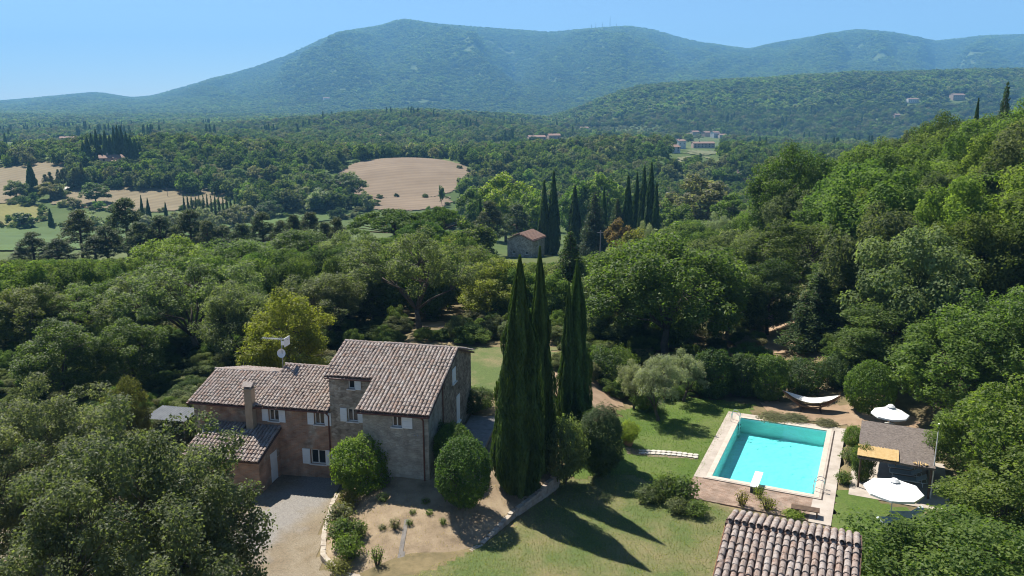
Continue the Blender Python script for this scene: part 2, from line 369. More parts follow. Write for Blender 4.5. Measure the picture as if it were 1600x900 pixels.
# valley fields
def field(name, px, m, step, **kw):
    poly = [tuple(hit(u, v, 200)[:2]) for u, v in px]
    patch(name, poly, step * .6, m, .45, rough_edge=step * 2.2, **kw); return poly
def stripe_mat(name, c1, c2, sc, ang):
    m = noise_mat(name, [c1, tuple(.5 * (a + b) for a, b in zip(c1, c2)), c2], .05, .95, .4, .6, detail=8, dist=.2)
    t = m.node_tree; p = t.nodes['Principled BSDF']; lk = p.inputs['Base Color'].links[0]; src = lk.from_socket
    tc = N(t, 'ShaderNodeTexCoord'); mp = N(t, 'ShaderNodeMapping'); mp.inputs['Rotation'].default_value = (0, 0, ang)
    wv = N(t, 'ShaderNodeTexWave'); wv.inputs['Scale'].default_value = sc; wv.inputs['Distortion'].default_value = 2.5; wv.inputs['Detail'].default_value = 2; wv.inputs['Detail Scale'].default_value = .3
    t.links.new(tc.outputs['Object'], mp.inputs[0]); t.links.new(mp.outputs[0], wv.inputs[0])
    mr = N(t, 'ShaderNodeMapRange'); mr.inputs[3].default_value = .88; mr.inputs[4].default_value = 1.06; t.links.new(wv.outputs['Fac'], mr.inputs[0])
    s_ = N(t, 'ShaderNodeVectorMath', operation='SCALE'); t.links.new(src, s_.inputs[0]); t.links.new(mr.outputs[0], s_.inputs['Scale'])
    t.links.new(s_.outputs[0], p.inputs['Base Color']); return m
M['stubble'] = stripe_mat('stubble', (.135,.105,.056), (.195,.155,.088), .05, .5)
M['hill_stubble'] = stripe_mat('hill_stubble', (.14,.10,.062), (.20,.148,.096), .05, 1.1)
M['meadow'] = noise_mat('meadow', [(.04,.075,.01),(.065,.11,.016)], .03, .9, .4, .6)
M['vine'] = stripe_mat('vineyard', (.11,.11,.025), (.17,.155,.04), .12, .2)
M['olive_ground'] = noise_mat('olive_ground', [(.09,.11,.045),(.17,.155,.085)], .01, .9, .3, .5)
M['road'] = noise_mat('white_road', [(.42,.38,.32),(.52,.48,.42)], .3, .95, .3, 4)
FIELDS = []
FIELDS.append(field('stubble_field', [(-60,270),(0,263),(60,254),(114,255),(102,268),(78,292),(50,304),(20,318),(-60,322)], M['stubble'], 1.6))
FIELDS.append(field('stubble_field', [(78,319),(118,293),(160,290),(240,295),(330,296),(366,304),(352,318),(300,327),(235,333),(150,327)], M['stubble'], 1.3))
FIELDS.append(field('vineyard', [(-60,322),(30,320),(68,326),(76,344),(30,352),(-60,356)], M['vine'], 1.3))
FIELDS.append(field('meadow', [(-60,361),(150,353),(330,346),(430,341),(506,327),(572,325),(562,338),(470,352),(340,374),(200,388),(-60,394)], M['meadow'], 1.2))
FIELDS.append([(-66 + 38 * math.cos(a_) * (1 + .06 * math.sin(3 * a_)), 505 + (62 if math.sin(a_) > 0 else 66) * math.copysign(abs(math.sin(a_)) ** (.9 if math.sin(a_) > 0 else .45), math.sin(a_))) for a_ in np.linspace(0, 6.2, 40)]); patch('stubble_hill', FIELDS[-1], .9, M['hill_stubble'], .4, rough_edge=2.5)
FIELDS.append(field('stubble_field', [(578,311),(700,308),(706,316),(690,326),(640,330),(585,328)], M['hill_stubble'], 1.2))
FIELDS.append(field('white_road', [(133,270),(138,272),(112,292),(96,303),(90,303),(108,289)], M['road'], .6))
for px in ([(1075,236),(1120,232),(1130,241),(1085,246)], [(1060,247),(1082,245),(1085,252),(1066,254)]):
    FIELDS.append(field('stubble_field', px, M['olive_ground'], 6.0))

# ------------------------------------------------------------------ vegetation builders
def unit(v): return v / (np.linalg.norm(v, axis=-1, keepdims=True) + 1e-9)
def rdirs(n, r=None): return unit((r or rng).normal(size=(n, 3)))
def leaf_mesh(name, pos, nor, tang, L, W, tint):
    """one rhombic leaf face per point"""
    n = len(pos); nor = unit(nor); tang = unit(tang - nor * (tang * nor).sum(1, keepdims=True)); bi = np.cross(nor, tang)
    L = np.broadcast_to(np.asarray(L, float), (n,))[:, None] * rng.uniform(.7, 1.3, (n, 1)); W = np.broadcast_to(np.asarray(W, float), (n,))[:, None] * rng.uniform(.7, 1.3, (n, 1))
    v = np.stack([pos - tang * L * .5, pos + bi * W * .5 - tang * L * .05 + nor * W * .12, pos + tang * L * .5, pos - bi * W * .5 - tang * L * .05 + nor * W * .12], 1)
    return mesh_np(name, v, np.arange(4 * n).reshape(n, 4), attr={'tint': np.repeat(np.clip(tint, 0, 1), 4)})
def clump_leaves(C, R, n, L, W, squash=.8, shell=.5, up=.4, rnd=.8, hang=0.0):
    """leaves spread through ball-shaped twig clumps with centres C and radii R"""
    k = len(C); wgt = R ** 2 / (R ** 2).sum(); ci = rng.choice(k, n, p=wgt)
    d = rdirs(n); rad = R[ci] * (shell + (1 - shell) * rng.random(n) ** .7) * rng.uniform(.75, 1.12, n)
    pos = C[ci] + d * rad[:, None] * np.array([1, 1, squash])
    nor = unit(d * .55 + np.array([0, 0, up]) + rdirs(n) * rnd)
    tg = rdirs(n) + d * .5 + np.array([0, 0, -hang])
    ct = rng.random(k)
    tint = .5 * ct[ci] + .5 * rng.random(n)
    return pos, nor, tg, tint
def envelope(n, rx, rz, zc, inner=.5, lobes=5, low=-.55, amp=.16):
    """clump centres inside an uneven dome"""
    out = []
    ph = rng.uniform(0, 6.28, 6)
    while len(out) < n:
        d = rdirs(1)[0]
        if d[2] < low: continue
        a = math.atan2(d[1], d[0])
        f = 1 + amp * math.sin(lobes * a + ph[0]) * math.cos(d[2] * 3 + ph[1]) + amp * .8 * math.sin((lobes - 2) * a + ph[2] + d[2] * 4) + rng.uniform(-.06, .06)
        r = f * (inner + (1 - inner) * rng.random() ** .45)
        out.append((d[0] * rx * r, d[1] * rx * r, zc + d[2] * rz * r))
    return np.array(out)
def limbs(mb, base, fork, targets, r0, nprim=7, lean=(0, 0), sides=6):
    base = np.array(base, float); fork = np.array(fork, float)
    mid = (base + fork) / 2 + np.array([rng.uniform(-.2, .2), rng.uniform(-.2, .2), 0])
    mb.tube([base - (0, 0, .3), base + (0, 0, .25), mid, fork], [r0 * 1.35, r0 * 1.08, r0 * .9, r0 * .75], 9)
    T = np.array(targets); order = rng.permutation(len(T))
    prim = [];
    for i in order[:nprim]:
        t = fork + (T[i] - fork) * .62
        m1 = fork + (t - fork) * .45 + np.array([rng.uniform(-.35, .35), rng.uniform(-.35, .35), rng.uniform(.0, .5)]) * np.linalg.norm(t - fork) * .25
        mb.tube([fork - (0, 0, .1), m1, t], [r0 * .5, r0 * .34, r0 * .2], sides); prim += [(m1, r0 * .3), (t, r0 * .2)]
    pp = np.array([p[0] for p in prim])
    for i in range(len(T)):
        j = np.argmin(np.linalg.norm(pp - T[i], axis=1) + .6 * np.maximum(0, pp[:, 2] - T[i][2])); p, r = prim[j]
        m1 = (p + T[i]) / 2 + rng.uniform(-.15, .15, 3) * np.linalg.norm(T[i] - p)
        mb.tube([p, m1, T[i]], [r * .6, r * .38, r * .14], 4, False)
PROTO = {}
def proto(name, trunk_mb, crown_me, h, wd, bark='bark', leaf='leaf'):
    tm = trunk_mb.mesh(name + '_trunk', True) if trunk_mb else None
    if tm: tm.materials.append(M[bark])
    crown_me.materials.append(M[leaf]); PROTO[name] = (tm, crown_me, h, wd)
def broadleaf(name, h, wd, nleaf, L, W, nclump, rclump, fork=.27, r0=.3, zc=.6, rz=.42, inner=.5, low=-.5, nprim=7, lobes=5, amp=.16, tilt=.8, squash=.8, hang=0.0, keep_twigs=True, shell=.5):
    C = envelope(nclump, wd * .5 - rclump * .5, h * rz - rclump * .4, h * zc, inner, lobes, low, amp)
    R = rng.uniform(.7, 1.3, nclump) * rclump
    pos, nor, tg, tint = clump_leaves(C, R, nleaf, L, W, squash, shell, .75, tilt, hang)
    s = h / max(pos[:, 2].max(), .1); pos[:, 2] = np.maximum(pos[:, 2], .25)
    mb = MB(); limbs(mb, (0, 0, 0), (rng.uniform(-.4, .4), rng.uniform(-.4, .4), h * fork), C if keep_twigs else C[::3], r0, nprim)
    proto(name, mb, leaf_mesh(name, pos, nor, tg, L, W, tint), float(pos[:, 2].max()), float(np.ptp(pos[:, 0]) * .5 + np.ptp(pos[:, 1]) * .5))
# near and middle-distance broadleaved trees
broadleaf('oak_a', 12, 13, 26000, .30, .19, 150, 1.15, r0=.34, amp=.2)
broadleaf('oak_b', 13, 12, 26000, .30, .19, 140, 1.2, r0=.34, lobes=4, amp=.22)
broadleaf('oak_c', 14, 11, 26000, .29, .18, 150, 1.05, r0=.32, lobes=6, zc=.58, rz=.44, low=-.7)
broadleaf('open_oak', 12, 13.5, 17000, .27, .16, 110, .95, fork=.24, r0=.36, amp=.26, lobes=4, inner=.62, low=-.25, nprim=9)
broadleaf('dense_tree', 13, 10, 30000, .26, .17, 170, 1.0, r0=.28, inner=.4, low=-.85, zc=.55, rz=.47)
broadleaf('front_tree', 13.5, 13.6, 105000, .20, .135, 380, .9, r0=.3, amp=.2, lobes=5, low=-1, zc=.52, rz=.48, inner=.4)
broadleaf('wood_a', 12, 10, 7000, .55, .38, 70, 1.3, r0=.28, low=-.8, zc=.55, rz=.46)
broadleaf('wood_b', 12, 9, 7000, .5, .36, 60, 1.25, r0=.26, low=-.8, zc=.55, rz=.46, lobes=4, amp=.22)
broadleaf('wood_c', 13, 10.5, 7000, .55, .36, 80, 1.1, r0=.28, low=-.7, zc=.56, rz=.46, lobes=6)
broadleaf('small_round', 5, 5, 700, .6, .45, 20, .8, r0=.15, low=-.8, zc=.55, rz=.46, fork=.2)
broadleaf('olive', 5.2, 5.4, 15000, .20, .055, 90, .55, r0=.17, fork=.22, low=-.55, zc=.6, rz=.42, amp=.2, inner=.35, hang=.3)
broadleaf('willow', 9, 10, 4000, .75, .3, 50, 1.2, r0=.25, low=-.9, zc=.5, rz=.5, hang=1.0)

def pine(name, h, wd, nleaf, L, W, dome):
    mb = MB(); bend = rng.uniform(-.35, .35, 2)
    mb.tube([(0, 0, -.3), (bend[0], bend[1], h * .4), (bend[0] * 1.4, bend[1] * 1.4, h * .75), (bend[0] * 1.3, bend[1] * 1.2, h * .97)], [.3, .22, .14, .04], 8)
    C = []; n = 60
    for i in range(n):
        if dome:
            a = rng.uniform(0, 6.28); r = wd * .48 * math.sqrt(rng.random()); z = h * (.93 - .22 * (r / (wd * .5)) ** 2) - .5 * rng.random()
            C.append((r * math.cos(a), r * math.sin(a), z)); st = (bend[0] * 1.2, bend[1] * 1.2, h * .62)
        else:
            t = rng.random() ** .8; z = h * (.34 + .64 * t); a = rng.uniform(0, 6.28); r = wd * .5 * (1.05 - t) ** .65 * rng.uniform(.45, 1.05)
            C.append((bend[0] + r * math.cos(a), bend[1] + r * math.sin(a), z)); st = (bend[0] * 1.2, bend[1] * 1.2, z - .12 * r - .3)
        mb.tube([st, (np.array(st) * .4 + np.array(C[-1]) * .6) + (0, 0, .1), C[-1]], [.09, .06, .03], 4, False)
    C = np.array(C); R = rng.uniform(.75, 1.3, n) * (.95 if dome else .9)
    pos, nor, tg, tint = clump_leaves(C, R, nleaf, L, W, .55 if dome else .85, .3, .4, .9)
    proto(name, mb, leaf_mesh(name, pos, nor, tg, L, W, tint), float(pos[:, 2].max()), wd, 'bark_pine', 'needle')
pine('pine_a', 16, 7.5, 6500, .5, .16, False); pine('pine_b', 15, 6.5, 6000, .5, .16, False)
pine('umbrella_pine', 12, 13, 14000, .42, .16, True)

def cypress(name, h, rad, n, L, W, tips=1, streak=.16):
    t = rng.random(n) ** 1.15; a = rng.uniform(0, 6.283, n)
    prof = np.minimum(1, .62 + t / .55) * np.minimum(1, .5 + t / .06) * (1 - t ** 2.1) ** .95 * (1 - .22 * t) * 1.12 + .012
    lob = 1 + streak * np.sin(a * 7 + 5 * vnoise(t * 6, a)) * .6 + streak * 2.2 * (vnoise(a * 2.4, t * 9) - .5) + .1 * (vnoise(a * 6, t * 34) - .5)
    rr = rad * prof * lob * (1 - .30 * rng.random(n) ** 2)
    if tips > 1: pass
    pos = np.stack([rr * np.cos(a), rr * np.sin(a), t * h * (1 + 0 * a)], 1)
    out = np.stack([np.cos(a), np.sin(a), np.full(n, .1)], 1)
    nor = unit(out + rdirs(n) * .55); tg = out * .35 + np.array([0, 0, 1.0]) + rdirs(n) * .3
    tint = np.clip(.55 * vnoise(a * 4, t * 18) + .45 * rng.random(n), 0, 1)
    mb = MB(); mb.tube([(0, 0, -.3), (0, 0, h * .5), (0, 0, h * .9)], [.25, .14, .03], 7)
    proto(name, mb, leaf_mesh(name, pos, nor, tg, L, W, tint), h, 2 * rad, 'bark', 'needle')
cypress('cypress_near', 16, 1.75, 40000, .38, .12, streak=.3); cypress('cypress_slim', 15, 1.15, 26000, .36, .11, streak=.3)
cypress('cypress_mid', 14, 1.45, 3000, .9, .36); cypress('cypress_far', 14, 1.7, 420, 2.0, 1.0)

def conifer(name, h, wd, nleaf, L, W, droop=.25):
    mb = MB(); mb.tube([(0, 0, -.3), (0, 0, h * .5), (0, 0, h * .98)], [.3, .18, .03], 8)
    C = []; R = []
    z = h * .06
    while z < h * .97:
        t = z / h; r = wd * .5 * (1 - t) ** .8 * rng.uniform(.8, 1.1) + .15; k = max(4, int(10 * (1 - t)) + 3)
        for i in range(k):
            a = 6.283 * i / k + rng.uniform(-.3, .3); q = r * rng.uniform(.75, 1.1)
            e = (q * math.cos(a), q * math.sin(a), z - droop * q)
            mb.tube([(0, 0, z + .1), e], [.05, .015], 4, False)
            for f in (.45, .8): C.append((e[0] * f, e[1] * f, z + (e[2] - z) * f)); R.append(.25 + .20 * q)
        z += h * .036
    C = np.array(C); R = np.array(R)
    pos, nor, tg, tint = clump_leaves(C, R, nleaf, L, W, .95, .2, .5, .8, .2)
    pos[:, 2] = np.maximum(pos[:, 2], .2)
    proto(name, mb, leaf_mesh(name, pos, nor, tg, L, W, tint), float(pos[:, 2].max()), wd, 'bark_pine', 'needle')
conifer('conifer_near', 14, 6.5, 15000, .38, .14); conifer('conifer_far', 9, 4, 500, .9, .5)

def shrub(name, h, wd, n, L, W, bump=.10, flat=.0, power=2.0, up=.25, stems=5, loose=.12):
    """leafy shell of a bush of given height and width, standing on the ground"""
    d = rdirs(n); zz = d[:, 2]; a = np.arctan2(d[:, 1], d[:, 0])
    lob = 1 + bump * 2 * (vnoise(a * 2.2 + 9, zz * 3) - .5) + bump * 1.6 * (vnoise(a * 6, zz * 8 + 4) - .5)
    r = lob * (1 - loose * rng.random(n) ** 1.4 - .10 * rng.random(n)) + rng.exponential(.018, n)
    hz = np.sign(zz) * np.abs(zz) ** (2 / power)
    hr = np.sqrt(1 - np.minimum(np.abs(hz), 1) ** power) ** (2 / power) if power != 2 else np.sqrt(1 - zz ** 2)
    pos = np.stack([np.cos(a) * hr * wd / 2 * r, np.sin(a) * hr * wd / 2 * r, h * .5 + hz * h * .5 * r], 1)
    pos[:, 2] = np.maximum(pos[:, 2], .04)
    nor = unit(d * .8 + np.array([0, 0, up]) + rdirs(n) * .7); tg = rdirs(n) + d * .4 + np.array([0, 0, .4])
    tint = np.clip(.55 * vnoise(a * 5, zz * 9) + .45 * rng.random(n), 0, 1)
    mb = MB()
    for i in range(stems):
        q = rng.uniform(-.25, .25, 2) * wd; mb.tube([(q[0] * .3, q[1] * .3, -.1), (q[0], q[1], h * .45), (q[0] * 1.5, q[1] * 1.5, h * .8)], [.05, .035, .012], 5, False)
    proto(name, mb, leaf_mesh(name, pos, nor, tg, L, W, tint), h, wd)
shrub('laurel_bush', 4, 4, 11000, .19, .10, .17, loose=.2)
shrub('clipped_egg', 4.6, 3.6, 15000, .13, .085, .075, loose=.12)
shrub('clipped_ball', 3.4, 3.4, 13000, .12, .08, .06, loose=.1)
shrub('column_bush', 3.6, 2.5, 10000, .14, .09, .09, power=3.2, loose=.1)
shrub('wild_bush', 3, 3.4, 8000, .17, .09, .24, loose=.3)
shrub('feathery_bush', 4.6, 3.0, 15000, .26, .045, .12, power=2.2, up=.8, loose=.2)
shrub('rose_bush', 1.3, 1.3, 1300, .12, .08, .3, loose=.5, stems=8)
shrub('low_tuft', .5, .7, 320, .15, .03, .25, up=.9, loose=.5, stems=3)
shrub('leggy_rose', 1.5, 1.1, 420, .11, .08, .35, loose=.6, stems=9)

USED = {}
def place(kind, name, label, cat, loc, h, wd, color, rz=None, group=None, dy=1.0, cname='crown'):
    tm, cm, ph, pw = PROTO[kind]
    e = thing(name, label, cat, loc, rng.uniform(0, 6.28) if rz is None else rz, group)
    e.scale = (wd / pw, wd / pw * dy, h / ph)
    if tm is not None:
        o = link('trunk' if cat == 'tree' else 'stems', tm, None, e)
    c = link(cname, cm, None, e); c.color = (*color, 1)
    return e
CC = {  # leaf colours
 'oak': (.078,.114,.026), 'green': (.088,.132,.028), 'bright': (.108,.155,.030), 'lime': (.15,.19,.024), 'yellow': (.155,.15,.032),
 'grey': (.108,.130,.054), 'dark': (.050,.080,.022), 'olive': (.19,.205,.145), 'cyp': (.052,.088,.02), 'pine': (.062,.078,.030), 'rust': (.13,.095,.04), 'dusty': (.125,.132,.070), 'silver': (.185,.20,.14)}
def vary(c, s=.12):
    return tuple(np.clip(np.array(CC[c] if isinstance(c, str) else c) * (1 + rng.uniform(-s, s)) * (1 + rng.uniform(-s / 2, s / 2, 3)), 0, 1))
NAME_OF = {'oak_a': 'oak_tree', 'oak_b': 'oak_tree', 'oak_c': 'oak_tree', 'open_oak': 'oak_tree', 'dense_tree': 'leafy_tree', 'front_tree': 'leafy_tree', 'wood_a': 'leafy_tree', 'wood_b': 'leafy_tree', 'wood_c': 'leafy_tree', 'small_round': 'small_tree', 'olive': 'olive_tree', 'willow': 'willow_tree', 'pine_a': 'pine_tree', 'pine_b': 'pine_tree', 'umbrella_pine': 'umbrella_pine', 'cypress_near': 'cypress_tree', 'cypress_slim': 'cypress_tree', 'cypress_mid': 'cypress_tree', 'cypress_far': 'cypress_tree', 'conifer_near': 'conifer_tree', 'conifer_far': 'conifer_tree'}
SPOTS = []
def T(kind, u, vtop, Y, wpx, col, label, group=None, rz=None, dy=1.0, z=None):
    """a tree standing on the ground at depth Y, as tall and wide as it looks"""
    x = kx(u, (vtop + 200)) * Y if False else (u - 800) / F_PX * (Y * math.cos(PITCH) + 8 * math.sin(PITCH))
    zg = float(zt(x, Y)) if z is None else z
    ztop = CAM_H + Y * ratio(vtop)
    h = ztop - zg
    wd = wpx / F_PX * (Y * math.cos(PITCH) + (CAM_H - ztop) * math.sin(PITCH))
    if h < 2.5: h = 2.5
    SPOTS.append((x, Y, wd))
    return place(kind, NAME_OF[kind], label, 'tree', (x, Y, zg - .1), h + .1, wd, vary(col), rz, group, dy)

# ------------------------------------------------------------------ building materials
def wall_mat(name, brick_c, mortar, stone_cols, stone_amt, bw=.28, bh=.085, flat=False):
    m, t, p = new_mat(name)
    tc = N(t, 'ShaderNodeTexCoord'); sx = N(t, 'ShaderNodeSeparateXYZ'); t.links.new(tc.outputs['Object'], sx.inputs[0])
    ad = N(t, 'ShaderNodeMath', operation='ADD'); t.links.new(sx.outputs[0], ad.inputs[0]); t.links.new(sx.outputs[1], ad.inputs[1])
    cb = N(t, 'ShaderNodeCombineXYZ'); t.links.new(sx.outputs[0] if flat else ad.outputs[0], cb.inputs[0]); t.links.new(sx.outputs[1 if flat else 2], cb.inputs[1])
    bt = N(t, 'ShaderNodeTexBrick'); bt.inputs['Scale'].default_value = 1; bt.inputs['Brick Width'].default_value = bw; bt.inputs['Row Height'].default_value = bh; bt.inputs['Mortar Size'].default_value = .012
    bt.inputs['Color1'].default_value = (*brick_c[0], 1); bt.inputs['Color2'].default_value = (*brick_c[1], 1); bt.inputs['Mortar'].default_value = (*mortar, 1)
    t.links.new(cb.outputs[0], bt.inputs['Vector'])
    mp = N(t, 'ShaderNodeMapping'); mp.inputs['Scale'].default_value = (1, 1, 1.7); t.links.new(tc.outputs['Object'], mp.inputs[0])
    vo = N(t, 'ShaderNodeTexVoronoi'); vo.inputs['Scale'].default_value = 3.6; t.links.new(mp.outputs[0], vo.inputs['Vector'])
    ve = N(t, 'ShaderNodeTexVoronoi', feature='DISTANCE_TO_EDGE'); ve.inputs['Scale'].default_value = 3.6; t.links.new(mp.outputs[0], ve.inputs['Vector'])
    sv = N(t, 'ShaderNodeSeparateColor'); t.links.new(vo.outputs['Color'], sv.inputs[0])
    cr = N(t, 'ShaderNodeValToRGB'); e = cr.color_ramp.elements
    e[0].color = (*stone_cols[0], 1); e[1].color = (*stone_cols[-1], 1)
    for i in range(1, len(stone_cols) - 1): e.new(i / (len(stone_cols) - 1)).color = (*stone_cols[i], 1)
    t.links.new(sv.outputs[0], cr.inputs[0])
    em = N(t, 'ShaderNodeMapRange'); em.inputs[1].default_value = .01; em.inputs[2].default_value = .07; t.links.new(ve.outputs['Distance'], em.inputs[0])
    m1 = N(t, 'ShaderNodeMix', data_type='RGBA'); m1.inputs[6].default_value = (*mortar, 1); t.links.new(em.outputs[0], m1.inputs[0]); t.links.new(cr.outputs[0], m1.inputs[7])
    nz = N(t, 'ShaderNodeTexNoise'); nz.inputs['Scale'].default_value = .55; nz.inputs['Detail'].default_value = 5; t.links.new(tc.outputs['Object'], nz.inputs['Vector'])
    mr = N(t, 'ShaderNodeMapRange'); mr.inputs[1].default_value = .62 - stone_amt * .3; mr.inputs[2].default_value = .70 - stone_amt * .3; t.links.new(nz.outputs[0], mr.inputs[0])
    m2 = N(t, 'ShaderNodeMix', data_type='RGBA'); t.links.new(mr.outputs[0], m2.inputs[0]); t.links.new(bt.outputs['Color'], m2.inputs[6]); t.links.new(m1.outputs[2], m2.inputs[7])
    d = N(t, 'ShaderNodeTexNoise'); d.inputs['Scale'].default_value = 1.3; d.inputs['Detail'].default_value = 8; t.links.new(tc.outputs['Object'], d.inputs['Vector'])
    dm = N(t, 'ShaderNodeMapRange'); dm.inputs[1].default_value = .3; dm.inputs[2].default_value = .7; dm.inputs[3].default_value = .65; dm.inputs[4].default_value = 1.3; t.links.new(d.outputs[0], dm.inputs[0])
    sc = N(t, 'ShaderNodeVectorMath', operation='SCALE'); t.links.new(m2.outputs[2], sc.inputs[0]); t.links.new(dm.outputs[0], sc.inputs['Scale'])
    t.links.new(sc.outputs[0], p.inputs['Base Color']); p.inputs['Roughness'].default_value = .95; p.inputs['Specular IOR Level'].default_value = .1
    hm = N(t, 'ShaderNodeMix', data_type='FLOAT'); t.links.new(mr.outputs[0], hm.inputs[0]); t.links.new(em.outputs[0], hm.inputs[3])
    iv = N(t, 'ShaderNodeMath', operation='SUBTRACT'); iv.inputs[0].default_value = 1; t.links.new(bt.outputs['Fac'], iv.inputs[1]); t.links.new(iv.outputs[0], hm.inputs[2])
    bp = N(t, 'ShaderNodeBump'); bp.inputs['Strength'].default_value = .9; bp.inputs['Distance'].default_value = .025; t.links.new(hm.outputs[0], bp.inputs['Height']); t.links.new(bp.outputs[0], p.inputs['Normal'])
    return m
STONE = [(.24,.195,.15), (.37,.315,.245), (.47,.415,.335), (.31,.245,.185)]
M['brick_wall'] = wall_mat('brick_wall', ((.37,.205,.13), (.45,.275,.18)), (.36,.30,.24), STONE, .3)
M['tower_wall'] = wall_mat('tower_wall', ((.36,.26,.19), (.42,.325,.245)), (.37,.325,.265), STONE, .8)
M['gable_wall'] = wall_mat('gable_wall', ((.22,.15,.11), (.27,.2,.15)), (.21,.185,.155), [(.16,.135,.105), (.26,.225,.175), (.34,.30,.24), (.22,.175,.135)], 1.3)
M['plaster'] = wall_mat('old_plaster', ((.34,.315,.265), (.38,.355,.30)), (.37,.345,.295), [(.30,.275,.23), (.365,.335,.28), (.41,.38,.32), (.33,.30,.25)], 1.5)
M['annex_brick'] = wall_mat('annex_brick', ((.36,.15,.07), (.42,.2,.1)), (.27,.22,.17), STONE, .05)
M['shutter'] = noise_mat('shutter_paint', [(.66,.70,.72),(.74,.77,.78)], 3, .6, .1, 20)
M['frame'] = noise_mat('frame_paint', [(.62,.60,.56),(.72,.70,.66)], 3, .5, .1, 20)
M['rust_pipe'] = noise_mat('rust_pipe', [(.09,.035,.025),(.15,.06,.04)], 4, .5, .1, 20)
M['dark_wood'] = noise_mat('dark_wood', [(.07,.045,.03),(.13,.085,.055)], 3, .8, .4, 18)
M['wood'] = noise_mat('warm_wood', [(.16,.09,.05),(.27,.16,.09)], 3, .6, .3, 18)
M['grey_wood'] = noise_mat('grey_wood', [(.16,.15,.14),(.27,.25,.235)], 3, .85, .4, 18, world=True)
M['metal'] = noise_mat('steel', [(.55,.56,.58),(.66,.67,.68)], 3, .3, .05, 20, metal=.9)
M['white_metal'] = noise_mat('white_metal', [(.66,.66,.64),(.76,.76,.74)], 3, .45, .05, 20)
M['grey_metal'] = noise_mat('grey_metal', [(.25,.27,.28),(.36,.38,.4)], 3, .5, .1, 20)
def glass_mat():
    m, t, p = new_mat('window_glass'); p.inputs['Base Color'].default_value = (.02, .022, .025, 1); p.inputs['Roughness'].default_value = .06; p.inputs['Specular IOR Level'].default_value = .6
    return m
M['glass'] = glass_mat()
def tile_mat(name, per_object):
    m, t, p = new_mat(name)
    if per_object: oi = N(t, 'ShaderNodeObjectInfo'); src = oi.outputs['Random']
    else: oi = N(t, 'ShaderNodeAttribute'); oi.attribute_name = 'tint'; src = oi.outputs['Fac']
    cr = N(t, 'ShaderNodeValToRGB'); e = cr.color_ramp.elements
    cols = [(.13,.092,.072), (.20,.15,.124), (.245,.198,.172), (.30,.258,.232), (.205,.112,.07), (.175,.135,.115), (.33,.295,.272)]
    e[0].color = (*cols[0], 1); e[1].color = (*cols[-1], 1)
    for i in range(1, len(cols) - 1): e.new(i / (len(cols) - 1)).color = (*cols[i], 1)
    t.links.new(src, cr.inputs[0])
    tc = N(t, 'ShaderNodeTexCoord'); geo = N(t, 'ShaderNodeNewGeometry')
    nz = N(t, 'ShaderNodeTexNoise'); nz.inputs['Scale'].default_value = 9; nz.inputs['Detail'].default_value = 7; nz.inputs['Roughness'].default_value = .75; t.links.new(geo.outputs['Position'], nz.inputs['Vector'])
    c2 = N(t, 'ShaderNodeValToRGB'); e = c2.color_ramp.elements
    e[0].position = .36; e[0].color = (.12, .10, .09, 1); e[1].position = .62; e[1].color = (.43, .40, .375, 1)
    x = e.new(.45); x.color = (.265, .21, .178, 1)
    t.links.new(nz.outputs[0], c2.inputs[0])
    mx = N(t, 'ShaderNodeMix', data_type='RGBA'); mx.inputs[0].default_value = .5; t.links.new(cr.outputs[0], mx.inputs[6]); t.links.new(c2.outputs[0], mx.inputs[7])
    t.links.new(mx.outputs[2], p.inputs['Base Color']); p.inputs['Roughness'].default_value = .9; p.inputs['Specular IOR Level'].default_value = .15
    bp = N(t, 'ShaderNodeBump'); bp.inputs['Strength'].default_value = .5; bp.inputs['Distance'].default_value = .02; t.links.new(nz.outputs[0], bp.inputs['Height']); t.links.new(bp.outputs[0], p.inputs['Normal'])
    return m
M['tile'] = tile_mat('roof_tile', False); M['tile_one'] = tile_mat('roof_tile_single', True)
M['roof_deck'] = noise_mat('roof_deck', [(.06,.036,.028),(.12,.075,.056)], 3, .95, .5, 12)

# ------------------------------------------------------------------ building helpers
def wall_face(mb, P0, ex, inward, wd, z0, top, openings=(), rev=.2):
    """a wall sheet with real openings and reveals; top(x) gives the upper edge"""
    P0 = np.asarray(P0, float); ex = np.asarray(ex, float); inn = np.asarray(inward, float)
    if not callable(top): tv = top; top = lambda x: tv
    cuts = sorted(set([0, wd] + [round(c, 4) for o in openings for c in o[:2]]) | set(np.linspace(0, wd, 3)))
    pt = lambda x, z, d=0: P0 + ex * x + inn * d + np.array([0, 0, z])
    for a, b in zip(cuts[:-1], cuts[1:]):
        if b - a < 1e-5: continue
        mid = (a + b) / 2; op = sorted([o for o in openings if o[0] < mid < o[1]], key=lambda o: o[2])
        lo = z0
        for o in op:
            if o[2] > lo + 1e-4: mb.add([pt(a, lo), pt(b, lo), pt(b, o[2]), pt(a, o[2])], [(0, 1, 2, 3)])
            lo = o[3]
        mb.add([pt(a, lo), pt(b, lo), pt(b, top(b)), pt(a, top(a))], [(0, 1, 2, 3)])
    for x0, x1, a, b in openings:
        c = [(x0, a), (x1, a), (x1, b), (x0, b)]
        for i in range(4):
            p, q = c[i], c[(i + 1) % 4]
            mb.add([pt(*p), pt(*p, rev), pt(*q, rev), pt(*q)], [(0, 1, 2, 3)])
